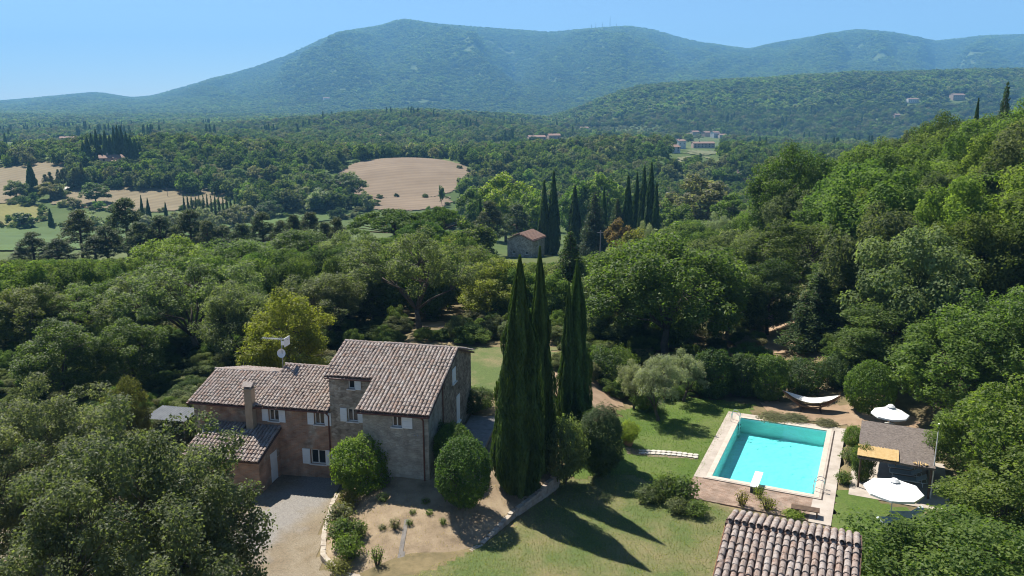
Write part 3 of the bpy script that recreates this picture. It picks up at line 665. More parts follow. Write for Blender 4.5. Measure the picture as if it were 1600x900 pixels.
def window(parent, P0, ex, inward, op, shut='both', shw=.48, closed=False, name='window'):
    P0 = np.asarray(P0, float); ex = np.asarray(ex, float); inn = np.asarray(inward, float); ez = np.array([0, 0, 1.])
    x0, x1, a, b = op; W = x1 - x0
    pt = lambda x, z, d: P0 + ex * x + ez * z + inn * d
    f = MB(); fr = .07
    for p, q in (((x0, a + fr / 2), (x1, a + fr / 2)), ((x0, b - fr / 2), (x1, b - fr / 2))): f.obox((pt(*p, .12) + pt(*q, .12)) / 2, ex, inn, ez, W / 2, .03, fr / 2)
    for xx in (x0 + fr / 2, x1 - fr / 2) + (((x0 + x1) / 2,) if W > .6 else ()): f.obox(pt(xx, (a + b) / 2, .117), ex, inn, ez, fr / 2, .03, (b - a) / 2 - fr)
    wo = f.build(name, M['frame'], parent)
    MB().obox(pt((x0 + x1) / 2, (a + b) / 2, .15), ex, inn, ez, W / 2, .012, (b - a) / 2).build('pane', M['glass'], wo)
    MB().obox(pt((x0 + x1) / 2, a - .035, -.03), ex, inn, ez, W / 2 + .08, .09, .032).build('sill', M['frame'], wo)
    def sh(xa, xb, d):
        s = MB(); s.obox(pt((xa + xb) / 2, (a + b) / 2, d), ex, inn, ez, (xb - xa) / 2, .018, (b - a) / 2 + .03)
        for zz in (a + .06, (a + b) / 2, b - .06): s.obox(pt((xa + xb) / 2, zz, d - .024), ex, inn, ez, (xb - xa) / 2 - .02, .008, .05)
        s.build('shutter', M['shutter'], wo)
    if closed: sh(x0 + .01, x1 - .01, -.01)
    else:
        if shut in ('both', 'left'): sh(x0 - shw - .03, x0 - .03, -.045)
        if shut in ('both', 'right'): sh(x1 + .03, x1 + .03 + shw, -.045)
    return wo
def tile_profile(rl, ru, L, seg=5, thick=.022):
    """half-barrel clay tile: x across, y up the slope, z out of the roof"""
    v = []
    for y, r in ((0, rl), (L, ru)):
        for k in range(seg + 1):
            a = math.radians(12 + 156 * k / seg); v.append((r * math.cos(a), y, r * math.sin(a)))
    for k in range(seg + 1):
        a = math.radians(12 + 156 * k / seg); v.append(((rl - thick) * math.cos(a), .0, (rl - thick) * math.sin(a)))
    n = seg + 1
    q = [(k, k + n, k + n + 1, k + 1) for k in range(seg)] + [(k + 1, k + 2 * n + 1, k + 2 * n, k) for k in range(seg)]
    return np.array(v), q
TV, TQ = tile_profile(.128, .10, .46)
def slope_tiles(name, parent, s0, s1, te, ze, tr, zr, keep=None, sp=.25, row=.36, sag=.05, m=None):
    """covering tiles of one roof slope joined into one part"""
    sl = math.hypot(tr - te, zr - ze); d = np.array([0, (tr - te) / sl, (zr - ze) / sl]); nn = np.array([0, -d[2], d[1]]) * (1 if d[1] > 0 else -1); ax = np.cross(d, nn)
    V = []; Q = []; A = []; c = 0
    ncol = int((s1 - s0) / sp); nrow = int(sl / row)
    for i in range(ncol + 1):
        s = s1 - sp * .5 - i * sp
        if s < s0: break
        for j in range(nrow + 1):
            y = j * row - .05 + rng.uniform(-.025, .025)
            if y > sl - .1: continue
            P = np.array([s, te, ze]) + d * y + nn * (.03 + .012 * rng.random() + sag * fbm(s * .6, j * .25, 2))
            if keep and not keep(P[0], P[1]): continue
            tw = rng.uniform(-.05, .05)
            v = TV * (1, min(1, (sl - y) / .46 + .1), 1); x = v[:, 0] + tw * v[:, 1] + rng.uniform(-.012, .012)
            V.append(P + x[:, None] * ax + v[:, 1:2] * d + (v[:, 2:3] + (.46 - v[:, 1:2]) * .05) * nn)
            Q += [[k + c for k in q] for q in TQ]; c += len(TV); A.append(np.full(len(TV), rng.random()))
    o = link(name, mesh_np(name, np.concatenate(V), Q, attr={'tint': np.concatenate(A)}, smooth=False), m or M['tile'], parent, kind='stuff')
    return o
def slab(mb, s0, s1, te, ze, tr, zr, th=.12):
    mb.add([(s0, te, ze), (s1, te, ze), (s1, tr, zr), (s0, tr, zr), (s0, te, ze - th), (s1, te, ze - th), (s1, tr, zr - th), (s0, tr, zr - th)], [(0,1,2,3),(7,6,5,4),(0,4,5,1),(1,5,6,2),(2,6,7,3),(3,7,4,0)])
def ridge_caps(parent, s0, s1, t, z, sag=.05):
    V = []; Q = []; A = []; c = 0; s = s0
    while s < s1 - .1:
        v = TV * (1.15, .9, 1.1); P = np.array([s, t, z + sag * fbm(s * .5, 3.3, 2)])
        V.append(P + np.stack([v[:, 1], v[:, 0], v[:, 2] + (.4 - v[:, 1]) * .03], 1)); Q += [[k + c for k in q[::-1]] for q in TQ]; c += len(TV); A.append(np.full(len(TV), rng.random())); s += .36
    link('ridge_tiles', mesh_np('ridge_tiles', np.concatenate(V), Q, attr={'tint': np.concatenate(A)}), M['tile'], parent, kind='stuff')

# ------------------------------------------------------------------ the farmhouse (local axes: x along the front, y to the back)
HA = math.radians(-11.5)
hs = thing('farmhouse', 'large stone and brick farmhouse with stepped terracotta roofs and white shutters', 'house', (-12.1, 51.4, 0), HA)
FR, IN = (1, 0, 0), (0, 1, 0)
roofz = lambda t: np.where(np.asarray(t) < 3.45, 6.55 + (np.asarray(t) + 3.3) * .3245, 8.74 - (np.asarray(t) - 3.45) * .346)
# wing
ops = [(8.94, 9.65, 3.93, 4.79), (8.52, 9.6, 1.06, 2.1), (5.63, 6.35, 3.92, 4.74)]
mb = MB(); wall_face(mb, (-10.1, 0, 0), FR, IN, 10.1, -.3, 5.0, ops)
wall_face(mb, (-10.1, 7.2, 0), (0, -1, 0), (1, 0, 0), 7.2, -.3, lambda x: 5.0 + .29 * (3.5 - abs(3.5 - min(7.2 - x, 7.0))) )
wall_face(mb, (0, 7.2, 0), (-1, 0, 0), (0, -1, 0), 10.1, -.3, 5.0)
wl = mb.build('wall', M['brick_wall'], hs, label='reddish brick and rubble wall of the low wing')
for o, s_ in zip(ops, ('both', 'both', 'both')): window(hs, (-10.1, 0, 0), FR, IN, o, s_, .46 if o[3] > 3 else .55)
mb = MB(); slab(mb, -10.35, -5.25, -.38, 4.97, 3.4, 6.08); slab(mb, -10.35, -5.25, 7.4, 4.9, 3.4, 6.08)
rf = mb.build('roof', M['roof_deck'], hs, label='lower terracotta roof at the wing end')
slope_tiles('tile_courses', rf, -10.35, -5.25, -.40, 4.97, 3.4, 6.08); slope_tiles('tile_courses', rf, -10.35, -5.25, 7.42, 4.9, 3.4, 6.08); ridge_caps(rf, -10.35, -5.3, 3.4, 6.12)
mb = MB(); slab(mb, -5.25, 0, -.38, 5.06, 4.25, 6.44); slab(mb, -5.25, 0, 7.4, 5.3, 4.25, 6.44)
rf = mb.build('roof', M['roof_deck'], hs, label='slightly higher terracotta roof of the wing beside the tower')
slope_tiles('tile_courses', rf, -5.2, .02, -.40, 5.06, 4.25, 6.44); slope_tiles('tile_courses', rf, -5.2, 0, 7.42, 5.3, 4.25, 6.44); ridge_caps(rf, -5.25, 0, 4.25, 6.5)
MB().tube([(-10.35, -.44, 4.9), (-5.3, -.44, 4.9)], .06, 7).build('gutter', M['rust_pipe'], hs); MB().tube([(-5.3, -.44, 4.98), (.02, -.44, 4.98)], .06, 7).build('gutter', M['rust_pipe'], hs)
MB().tube([(-.12, -.44, 4.95), (-.12, -.08, 4.6), (-.12, -.08, 0.0)], .05, 7).build('drainpipe', M['rust_pipe'], hs)
# tower front
ops = [(1.35, 1.81, 6.62, 7.22), (1.21, 1.94, 4.34, 5.23), (.12, 1.0, -.05, 2.1)]
mb = MB(); wall_face(mb, (0, 0, 0), FR, IN, 3.5, -.3, lambda x: 7.52, ops)
wall_face(mb, (0, 7.5, 0), (0, -1, 0), (1, 0, 0), 7.5, -.3, lambda x: float(roofz(7.5 - x)) - .1)
mb.build('wall', M['tower_wall'], hs, label='rubble stone wall of the tower')
window(hs, (0, 0, 0), FR, IN, ops[0], 'right', .42); window(hs, (0, 0, 0), FR, IN, ops[1], 'both', .46)
d = MB(); d.box((.12, .06, -.05), (1.0, .11, 2.1)); d.box((.2, .045, .2), (.92, .06, 1.0)); d.box((.2, .045, 1.1), (.92, .06, 2.0)); dd = d.build('door', M['shutter'], hs)
MB().box((.86, .0, 1.0), (.93, .045, 1.06)).build('handle', M['metal'], dd)
# plastered extension and gable side
ops = [(1.92, 2.55, 5.5, 6.26)]
mb = MB(); wall_face(mb, (3.5, -3, 0), FR, IN, 4.25, 1.2, 6.58, ops)
wall_face(mb, (3.5, 0, 0), (0, -1, 0), (1, 0, 0), 3.0, 1.2, lambda x: float(roofz(-x)) - .1)
wall_face(mb, (7.75, -3, 0), (0, 1, 0), (-1, 0, 0), 3.0, 1.2, lambda x: float(roofz(x - 3)) - .1)
mb.build('wall', M['plaster'], hs, label='grey weathered plaster wall')
window(hs, (3.5, -3, 0), FR, IN, ops[0], 'right', .66)
for s_ in (6.85, 7.05): MB().tube([(s_, -3.03, 5.05), (s_, -2.98, 5.05)], .05, 8).build('vent_pipe', M['grey_metal'], hs)
ops = [(2.45, 3.3, 6.5, 7.5), (3.4, 4.25, 3.3, 5.25)]
mb = MB(); wall_face(mb, (7.75, 0, 0), (0, 1, 0), (-1, 0, 0), 7.5, 1.2, lambda x: float(roofz(x)) - .1, ops)
wall_face(mb, (7.75, 7.5, 0), (-1, 0, 0), (0, -1, 0), 7.75, 1.2, 7.25)
mb.build('wall', M['gable_wall'], hs, label='dark rubble stone gable wall')
window(hs, (7.75, 0, 0), (0, 1, 0), (-1, 0, 0), ops[0], closed=True); window(hs, (7.75, 0, 0), (0, 1, 0), (-1, 0, 0), ops[1], closed=True)
mb = MB(); slab(mb, -.15, 7.95, -.40, float(roofz(-.40)), 3.45, 8.74); slab(mb, 3.32, 7.95, -3.38, float(roofz(-3.38)), -.405, float(roofz(-.405)) - .003); slab(mb, -.15, 7.95, 7.85, 7.2, 3.45, 8.74)
rf = mb.build('roof', M['roof_deck'], hs, label='tall main terracotta roof sweeping down over the plastered extension')
slope_tiles('tile_courses', rf, -.15, 7.98, -3.42, float(roofz(-3.42)), 3.45, 8.74, keep=lambda s, t: s > 3.35 or t > -.46, sag=.07)
slope_tiles('tile_courses', rf, -.15, 7.95, 7.87, 7.2, 3.45, 8.74); ridge_caps(rf, -.2, 7.7, 3.45, 8.78, .09)
MB().tube([(-.1, -.46, 7.42), (3.3, -.46, 7.42)], .06, 7).build('gutter', M['rust_pipe'], hs); MB().tube([(3.32, -3.45, 6.42), (7.95, -3.45, 6.42)], .06, 7).build('gutter', M['rust_pipe'], hs)
MB().tube([(7.45, -3.45, 6.4), (7.45, -3.08, 6.05), (7.45, -3.08, 2.0)], .05, 7).build('drainpipe', M['rust_pipe'], hs)
MB().tube([(7.82, -.02, 7.3), (7.82, -.02, 2.4)], .04, 6).build('drainpipe', M['rust_pipe'], hs)
# chimney and lean-to shed of the house
ch = MB(); ch.box((-5.9, -.56, 3.0), (-5.38, -.04, 6.2)); ch.box((-5.97, -.63, 6.2), (-5.31, .03, 6.3)); cho = ch.build('chimney', noise_mat('chimney_render', [(.32,.24,.16),(.42,.33,.23)], 2, .95, .5, 9), hs)
c2 = MB()
for sx_ in (-5.88, -5.52):
    for sy_ in (-.54, -.18): c2.box((sx_, sy_, 6.3), (sx_ + .12, sy_ + .12, 6.48))
c2.add([(-6.0, -.66, 6.48), (-5.28, -.66, 6.48), (-5.28, .06, 6.48), (-6.0, .06, 6.48), (-6.0, -.3, 6.72), (-5.28, -.3, 6.72)], [(0, 1, 5, 4), (2, 3, 4, 5), (3, 2, 1, 0)], [(1, 2, 5), (3, 0, 4)])
c2.build('chimney_cap', M['tile'], cho)
mb = MB(); wall_face(mb, (-9, -3, 0), FR, IN, 5.2, -.3, 2.45)
wall_face(mb, (-3.8, -3, 0), (0, 1, 0), (-1, 0, 0), 3.0, -.3, lambda x: 2.45 + x * .335, [(1.55, 2.6, -.05, 2.12)])
wall_face(mb, (-9, 0, 0), (0, -1, 0), (1, 0, 0), 3.0, -.3, lambda x: 3.45 - x * .335)
mb.build('wall', M['brick_wall'], hs, label='brick wall of the lean-to shed')
d = MB(); d.box((-3.93, -1.44, -.05), (-3.87, -.41, 2.1))
for k in range(5): d.box((-3.868, -1.42 + k * .205, 0), (-3.86, -1.24 + k * .205, 2.05))
dd = d.build('door', M['shutter'], hs, label='white plank door of the lean-to shed'); MB().box((-3.855, -1.36, 1.0), (-3.82, -1.3, 1.12)).build('handle', M['metal'], dd)
mb = MB(); slab(mb, -9.2, -3.6, -3.3, 2.40, -.02, 3.5); rf = mb.build('roof', M['roof_deck'], hs, label='small terracotta roof of the lean-to shed')
slope_tiles('tile_courses', rf, -9.2, -3.6, -3.34, 2.40, -.02, 3.5, keep=lambda s, t: not (-6 < s < -5.3 and t > -.75))

# aerial on the roof, canopy behind the wing
hm = Matrix.Translation((-12.1, 51.4, 0)) @ Matrix.Rotation(HA, 4, 'Z')
ap = hm @ Vector((-5.45, 4.25, 6.4))
an = thing('roof_aerial', 'television aerial with small round dish on the farmhouse wing ridge', 'aerial', ap, HA)
MB().tube([(0, 0, -.2), (0, 0, 2.1)], .03, 6).build('mast', M['grey_metal'], an)
a = MB(); a.tube([(-1.5, 0, 2.0), (.5, 0, 2.0)], .022, 5)
for k in range(11): a.tube([(-1.45 + .15 * k, -.3, 2.0), (-1.45 + .15 * k, .3, 2.0)], .012, 4)
ao = a.build('boom', M['grey_metal'], an)
a = MB(); a.obox((.42, 0, 1.85), (0, 1, 0), (1, 0, 0), (0, 0, 1), .42, .02, .32); a.obox((.2, -.05, 1.72), (1, 0, 0), (0, 1, 0), (0, 0, 1), .22, .015, .16); a.build('reflector', M['white_metal'], ao)
a = MB(); a.lathe([(.0, 0), (.14, .02), (.26, .07), (.33, .14)], 16); dm = a.mesh('dish', True); dm.transform(Matrix.Rotation(math.radians(80), 4, 'X') @ Matrix.Identity(4)); do_ = link('dish', dm, M['white_metal'], an); do_.location = (0, .0, .95)
cp = thing('patio_canopy', 'low pale corrugated canopy left of the farmhouse wing', 'canopy', (-25.4, 57.8, -.6), HA); cp.scale = (.7, .7, 1)
for sx_ in (-2.1, 2.1):
    for sy_ in (-1.4, 1.4): MB().box((sx_ - .05, sy_ - .05, -.3), (sx_ + .05, sy_ + .05, 2.75)).build('post', M['grey_wood'], cp)
V = []; Q = []
for i in range(61):
    for j in range(2): V.append((-2.4 + i * .08, (-1.7, 1.7)[j], 2.82 + .12 * j + .03 * math.sin(i * 1.57)))
for i in range(60): Q.append((2 * i, 2 * i + 2, 2 * i + 3, 2 * i + 1))
link('corrugated_sheet', mesh_np('corrugated_sheet', V, Q), noise_mat('old_sheet', [(.10,.11,.12),(.17,.18,.19)], 1.2, .6, .1), cp)

# ------------------------------------------------------------------ outbuilding roof in the near foreground, every visible tile its own piece
AA = math.atan2(-1.95, 4.47)
ann = thing('outbuilding', 'brick outbuilding with lichen-spotted terracotta roof in the near foreground', 'outbuilding', (8.63, 30.16, .9), AA)
mb = MB(); tz = 7.6
wall_face(mb, (.25, -6.6, 0), FR, IN, 4.6, -.5, tz - .35 * 6.6 - .15)
wall_face(mb, (4.85, 1.75, 0), (-1, 0, 0), (0, -1, 0), 4.6, -.5, tz - .55)
wall_face(mb, (.25, 1.75, 0), (0, -1, 0), (1, 0, 0), 8.35, -.5, lambda x: tz - .12 - .35 * abs(1.75 - x))
wall_face(mb, (4.85, -6.6, 0), (0, 1, 0), (-1, 0, 0), 8.35, -.5, lambda x: tz - .12 - .35 * abs(6.6 - x))
mb.build('wall', M['annex_brick'], ann)
mb = MB(); slab(mb, 0, 5.08, -7.0, tz - 2.45, 0, tz, .14); slab(mb, 0, 5.08, 2.05, tz - .62 + .1, .02, tz + .1, .14)
mb.box((-.003, -.2, tz - .16), (5.08, .02, tz + .06))
arf = mb.build('roof', M['roof_deck'], ann)
mb = MB()
for k in range(44): mb.obox((.04, -.12 - k * .155, tz - .12 - .35 * (.12 + k * .155)), (1, 0, 0), (0, .944, .33), (0, -.33, .944), .06, .07, .05)
mb.build('verge_bricks', noise_mat('verge_brick', [(.36,.13,.05),(.45,.2,.09)], 5, .9, .4, 20), arf)
tv2, tq2 = tile_profile(.128, .102, .47, 6, .026)
TM = [mesh_np('tile', tv2 * (1, 1, s_) + np.stack([rng.uniform(-.006, .006, len(tv2)), rng.uniform(-.012, .012, len(tv2)), rng.uniform(-.006, .006, len(tv2))], 1), tq2) for s_ in (.95, 1.05, 1.0, 1.12)]
for tm in TM: tm.materials.append(M['tile_one'])
sa = math.atan(.35); near_t = []; far_t = []
for i in range(18):
    s_ = .16 + i * .278
    for j in range(19):                                    # near slope, counted down from the ridge
        y = .40 + j * .345 + rng.uniform(-.03, .03)
        near_t.append((s_ + rng.uniform(-.014, .014), -y * math.cos(sa), tz - y * math.sin(sa) + .02, 0, j, i))
    for j in range(6):
        y = .30 + j * .335 + rng.uniform(-.02, .02)
        far_t.append((s_ + rng.uniform(-.014, .014), .02 + y * math.cos(.296), tz + .1 - y * math.sin(.296) + .02, 1, j, i))
allt = near_t + far_t
seen = [t for t in near_t if t[4] < 8 - int(t[5] * .17)] + [t for t in far_t]
seen = seen[:300]; ss = set(seen); rest = [t for t in allt if t not in ss]
def tile_matrix(t):
    x, y, z, b, j, i = t
    R = Matrix.Rotation(math.pi, 4, 'Z') if b else Matrix.Identity(4)
    return Matrix.Translation((x, y, z)) @ R @ Matrix.Rotation((.296 if b else sa) + .05 * 0 - .045, 4, 'X') @ Matrix.Rotation(rng.uniform(-.045, .045), 4, 'Z')
for t in seen:
    o = link('tile', TM[rng.integers(4)], None, arf); o.matrix_local = tile_matrix(t)
V = []; Q = []; A = []; c = 0
for t in rest:
    R = np.array(tile_matrix(t)); V.append(tv2 @ R[:3, :3].T + R[:3, 3]); Q += [[k + c for k in q] for q in tq2]; c += len(tv2); A.append(np.full(len(tv2), rng.random()))
link('tile_courses', mesh_np('tile_courses', np.concatenate(V), Q, attr={'tint': np.concatenate(A)}), M['tile'], arf, kind='stuff')

# ------------------------------------------------------------------ swimming pool
pool = thing('swimming_pool', 'rectangular turquoise swimming pool with pale stone coping', 'pool', (POOL_C[0], POOL_C[1], LAWN), POOL_ANG)
HW, HL = 3.15, 5.6
M['pool_liner'] = noise_mat('pool_liner', [(.62,.83,.80),(.70,.88,.86)], .6, .6, 0)
mb = MB(); mb.add([(-HW,-HL,-1.15),(HW,-HL,-1.15),(HW,HL,-1.15),(-HW,HL,-1.15),(-HW,-HL,.1),(HW,-HL,.1),(HW,HL,.1),(-HW,HL,.1)], [(0,1,2,3),(0,4,5,1),(1,5,6,2),(2,6,7,3),(3,7,4,0)])
mb.build('basin', M['pool_liner'], pool)
def water_mat():
    m, t, p = new_mat('pool_water'); out = t.nodes['Material Output']
    tr = N(t, 'ShaderNodeBsdfTransparent'); tr.inputs[0].default_value = (.44, .92, .93, 1)
    gl = N(t, 'ShaderNodeBsdfGlossy'); gl.inputs['Roughness'].default_value = .05
    tc = N(t, 'ShaderNodeTexCoord'); nz = N(t, 'ShaderNodeTexNoise'); nz.inputs['Scale'].default_value = 1.7; nz.inputs['Detail'].default_value = 4; t.links.new(tc.outputs['Object'], nz.inputs['Vector'])
    bp = N(t, 'ShaderNodeBump'); bp.inputs['Strength'].default_value = .36; bp.inputs['Distance'].default_value = .12; t.links.new(nz.outputs[0], bp.inputs['Height'])
    t.links.new(bp.outputs[0], gl.inputs['Normal'])
    fr = N(t, 'ShaderNodeFresnel'); fr.inputs['IOR'].default_value = 1.6; t.links.new(bp.outputs[0], fr.inputs['Normal'])
    mx = N(t, 'ShaderNodeMixShader'); t.links.new(fr.outputs[0], mx.inputs[0]); t.links.new(tr.outputs[0], mx.inputs[1]); t.links.new(gl.outputs[0], mx.inputs[2]); t.links.new(mx.outputs[0], out.inputs['Surface'])
    return m
link('water', mesh_np('water', [(-HW + .002,-HL + .002,-.05),(HW - .002,-HL + .002,-.05),(HW - .002,HL - .002,-.05),(-HW + .002,HL - .002,-.05)], [(0,1,2,3)]), water_mat(), pool)
M['coping'] = noise_mat('coping_stone', [(.40,.32,.26),(.47,.39,.325),(.50,.43,.365)], 1.4, .85, .3, 12, world=True)
M['slab'] = noise_mat('pale_slab', [(.27,.23,.19),(.37,.32,.27),(.43,.38,.33)], .9, .9, .4, 12, detail=9)
M['paving'] = wall_mat('brick_paving', ((.22,.14,.10), (.30,.215,.165)), (.27,.225,.18), [(.24,.175,.135), (.29,.225,.18)], .3, .24, .12, True)
def coping_run(p, q, inward):
    p = np.array(p, float); q = np.array(q, float); L = np.linalg.norm(q - p); d = (q - p) / L; n = max(2, round(L / .62)); st = L / n; i_ = np.array(inward, float)
    me = MB().obox((0, 0, 0), (d[0], d[1], 0), (i_[0], i_[1], 0), (0, 0, 1), st / 2 - .0025, .17, .03).mesh('coping_stone'); me.materials.append(M['coping'])
    for k in range(n):
        c_ = p + d * st * (k + .5); o = link('coping_stone', me, None, pool); o.location = (c_[0], c_[1], .066 + rng.uniform(-.002, .002))
coping_run((-HW - .34, -HL - .17), (HW + .34, -HL - .17), (0, 1)); coping_run((-HW - .34, HL + .17), (HW + .34, HL + .17), (0, -1))
coping_run((-HW - .17, -HL), (-HW - .17, HL), (1, 0)); coping_run((HW + .17, -HL), (HW + .17, HL), (-1, 0))
g = MB(); g.box((HW + .47, -HL - .6, .0), (HW + .56, HL + .2, .1)); g.box((-HW - .5, -HL - .6, .0), (HW + .47, -HL - .51, .1)); g.build('drain_channel', noise_mat('drain', [(.03,.022,.018),(.07,.05,.04)], 6), pool)
def dk(name, a, b, m):
    mb = MB(); mb.box(a, b); o = mb.build(name, m); o.location = (POOL_C[0], POOL_C[1], LAWN); o.rotation_euler = (0, 0, POOL_ANG); o['kind'] = 'structure'; return o
for a_, b_ in (((-4.25, -6.1, -.35), (-HW - .001, 6.6, .083)), ((HW + .001, -9.3, -.35), (4.4, 6.6, .083)), ((-HW, HL + .001, -.35), (HW, 6.6, .083)), ((-HW, -6.1, -.35), (HW, -HL - .001, .083))): dk('pool_deck', a_, b_, M['slab'])
dk('brick_paving', (-4.25, -9.2, -.35), (HW, -6.103, .079), M['paving'])
for x_, y_, sg, lab in ((-HW, 4.75, 1, 'far'), (HW, -4.75, -1, 'near')):
    ld = thing('pool_ladder', 'chrome pool ladder on the far left corner by the lawn' if sg > 0 else 'chrome pool ladder on the near right side by the drain line', 'ladder', Vector((POOL_C[0], POOL_C[1], LAWN)) + Matrix.Rotation(POOL_ANG, 4, 'Z') @ Vector((x_, y_, .08)), POOL_ANG)
    for yy in (-.27, .27):
        MB().tube([(-.55 * sg, yy, 0), (-.55 * sg, yy, .6), (-.45 * sg, yy, .76), (-.2 * sg, yy, .78), (.06 * sg, yy, .55), (.1 * sg, yy, .2), (.1 * sg, yy, -1.2)], .028, 8).build('rail', M['metal'], ld)
    for zz in (-.3, -.6, -.9): MB().box((.06 * sg - .06, -.27, zz), (.06 * sg + .1, .27, zz + .03)).build('step', M['metal'], ld)
def pool_pt(w_, l_, z_): return Vector((POOL_C[0], POOL_C[1], LAWN)) + Matrix.Rotation(POOL_ANG, 4, 'Z') @ Vector((w_, l_, z_))
db = thing('diving_board', 'white diving board over the near edge of the pool', 'diving board', pool_pt(-.3, -6.3, .08), POOL_ANG)
MB().box((-.25, -.75, .42), (.25, 1.6, .47)).build('board', noise_mat('board_white', [(.72,.72,.7),(.8,.8,.78)], 2, .6, .1), db)
MB().box((-.22, -.7, 0), (.22, .1, .415)).build('base', noise_mat('board_base', [(.04,.05,.05),(.07,.08,.08)], 3), db)
MB().tube([(-.2, .12, 0), (-.2, .12, .41)], .03, 6).tube([(.2, .12, 0), (.2, .12, .41)], .03, 6).build('support', M['metal'], db)
bn = thing('garden_bench', 'low brown wooden bench on the paving behind the outbuilding roof', 'bench', pool_pt(2.9, -8.55, .08), POOL_ANG + .06)
for k in range(4): MB().box((-.8, -.3 + k * .155, .38), (.8, -.165 + k * .155, .43)).build('slat', M['dark_wood'], bn)
for sx_ in (-.7, .62):
    for sy_ in (-.28, .2): MB().box((sx_, sy_, 0), (sx_ + .08, sy_ + .08, .378)).build('leg', M['dark_wood'], bn)

# stone-paved path to the pool
pa, pb = gp(985, 708, LAWN), gp(1091, 715, LAWN)
pth = patch('stone_path', [(pa[0] - .3, pa[1] + .45), (pb[0], pb[1] + .4), (pb[0], pb[1] - .4), (pa[0] - .3, pa[1] - .45)], .2, M['gravel'], .055)
sm = []
for k in range(4):
    n_ = 6; a0 = rng.uniform(0, 1); pl = [((.20 + .03 * rng.random()) * math.cos(a0 + 6.283 * i / n_), (.165 + .03 * rng.random()) * math.sin(a0 + 6.283 * i / n_)) for i in range(n_)]
    me = MB().prism(pl, -.05, .03).mesh('paving_stone'); me.materials.append(noise_mat('pale_paver', [(.36,.33,.28),(.5,.47,.41)], 3, .9, .3, 20, world=True) if k == 0 else sm[0].materials[0]); sm.append(me)
for i in range(13):
    for j in (-1, 1):
        f_ = (i + .5 + .15 * j) / 13; p_ = pa + (pb - pa) * f_; o = link('paving_stone', sm[rng.integers(4)], None, pth); o.location = (p_[0], p_[1] + j * .2 + .25 * math.sin(f_ * 3.14), LAWN + .09); o.rotation_euler = (0, 0, rng.uniform(-.3, .3))

# ------------------------------------------------------------------ shelter, parasols, loungers, hammock
M['mat_grey'] = noise_mat('old_reed', [(.075,.06,.052),(.14,.115,.1),(.2,.17,.145)], 7, .95, .9, 30, detail=9, dist=.05)
M['mat_tan'] = noise_mat('new_reed', [(.40,.26,.10),(.52,.37,.18)], 5, .9, .6, 40, dist=.03)
hut = thing('reed_shelter', 'open shelter with flat grey reed roof patched with tan reed', 'shelter', (25.1, 50.0, LAWN), POOL_ANG)
V = []; Q = []; nx, ny = 22, 30
for s_ in (0, 1):
    for j in range(ny + 1):
        for i in range(nx + 1):
            x_ = -2.2 + 4.4 * i / nx; y_ = -3.1 + 6.2 * j / ny; ex_ = .10 * fbm(y_ * 3, 1.5, 2) if i in (0, nx) else 0; ey_ = .10 * fbm(x_ * 3, 7.5, 2) if j in (0, ny) else 0
            V.append((x_ + ex_, y_ + ey_, 2.2 + .03 * j / ny * 6 + .05 * fbm(x_ * 1.4, y_ * 1.4, 3) - (0 if s_ else .14)))
nn_ = (nx + 1) * (ny + 1)
for s_ in (0, 1):
    for j in range(ny):
        for i in range(nx):
            a_ = s_ * nn_ + j * (nx + 1) + i; f_ = (a_, a_ + 1, a_ + nx + 2, a_ + nx + 1); Q.append(f_ if s_ else f_[::-1])
rim = [i for i in range(nx + 1)] + [j * (nx + 1) + nx for j in range(1, ny + 1)] + [ny * (nx + 1) + i for i in range(nx - 1, -1, -1)] + [j * (nx + 1) for j in range(ny - 1, 0, -1)]
for k in range(len(rim)): a_, b_ = rim[k], rim[(k + 1) % len(rim)]; Q.append((a_, b_, b_ + nn_, a_ + nn_))
hr_ = link('reed_roof', mesh_np('reed_roof', V, Q), M['mat_grey'], hut)
mb = MB()
for k in range(62):
    x_ = -2.22 + k * .0385
    mb.box((x_, -3.16 + .03 * rng.random(), 2.27 + .02 * rng.random()), (x_ + .034, -1.35 + .10 * rng.random() * (1 if k % 5 else 2), 2.315 + .02 * rng.random()))
mb.build('reed_patch', M['mat_tan'], hr_, label='tan newer reed patch')
mb = MB()
for k in range(14): mb.box((1.0 + k * .06 + rng.uniform(-.02, .02), -3.1 + rng.uniform(0, .25), 2.27), (1.04 + k * .06, -2.75 + rng.uniform(-.2, .2), 2.31))
mb.build('reed_patch', M['mat_tan'], hr_, label='small worn tan patch')
for x_ in (-2.0, 2.0):
    for y_ in (-2.85, 0, 2.85): MB().tube([(x_, y_, -.1), (x_, y_, 2.1)], .06, 8).build('post', M['dark_wood'], hut)
for x_ in (-2.0, 0, 2.0): MB().beam((x_, -3.0, 2.0), (x_, 3.0, 2.12), .08, .1).build('beam', M['dark_wood'], hut)
o = MB().box((-2.5, -4.2, -.3), (3.2, 3.2, .055)).build('shelter_floor', M['slab']); o.location = (25.1, 50.0, LAWN); o.rotation_euler = (0, 0, POOL_ANG); o['kind'] = 'structure'

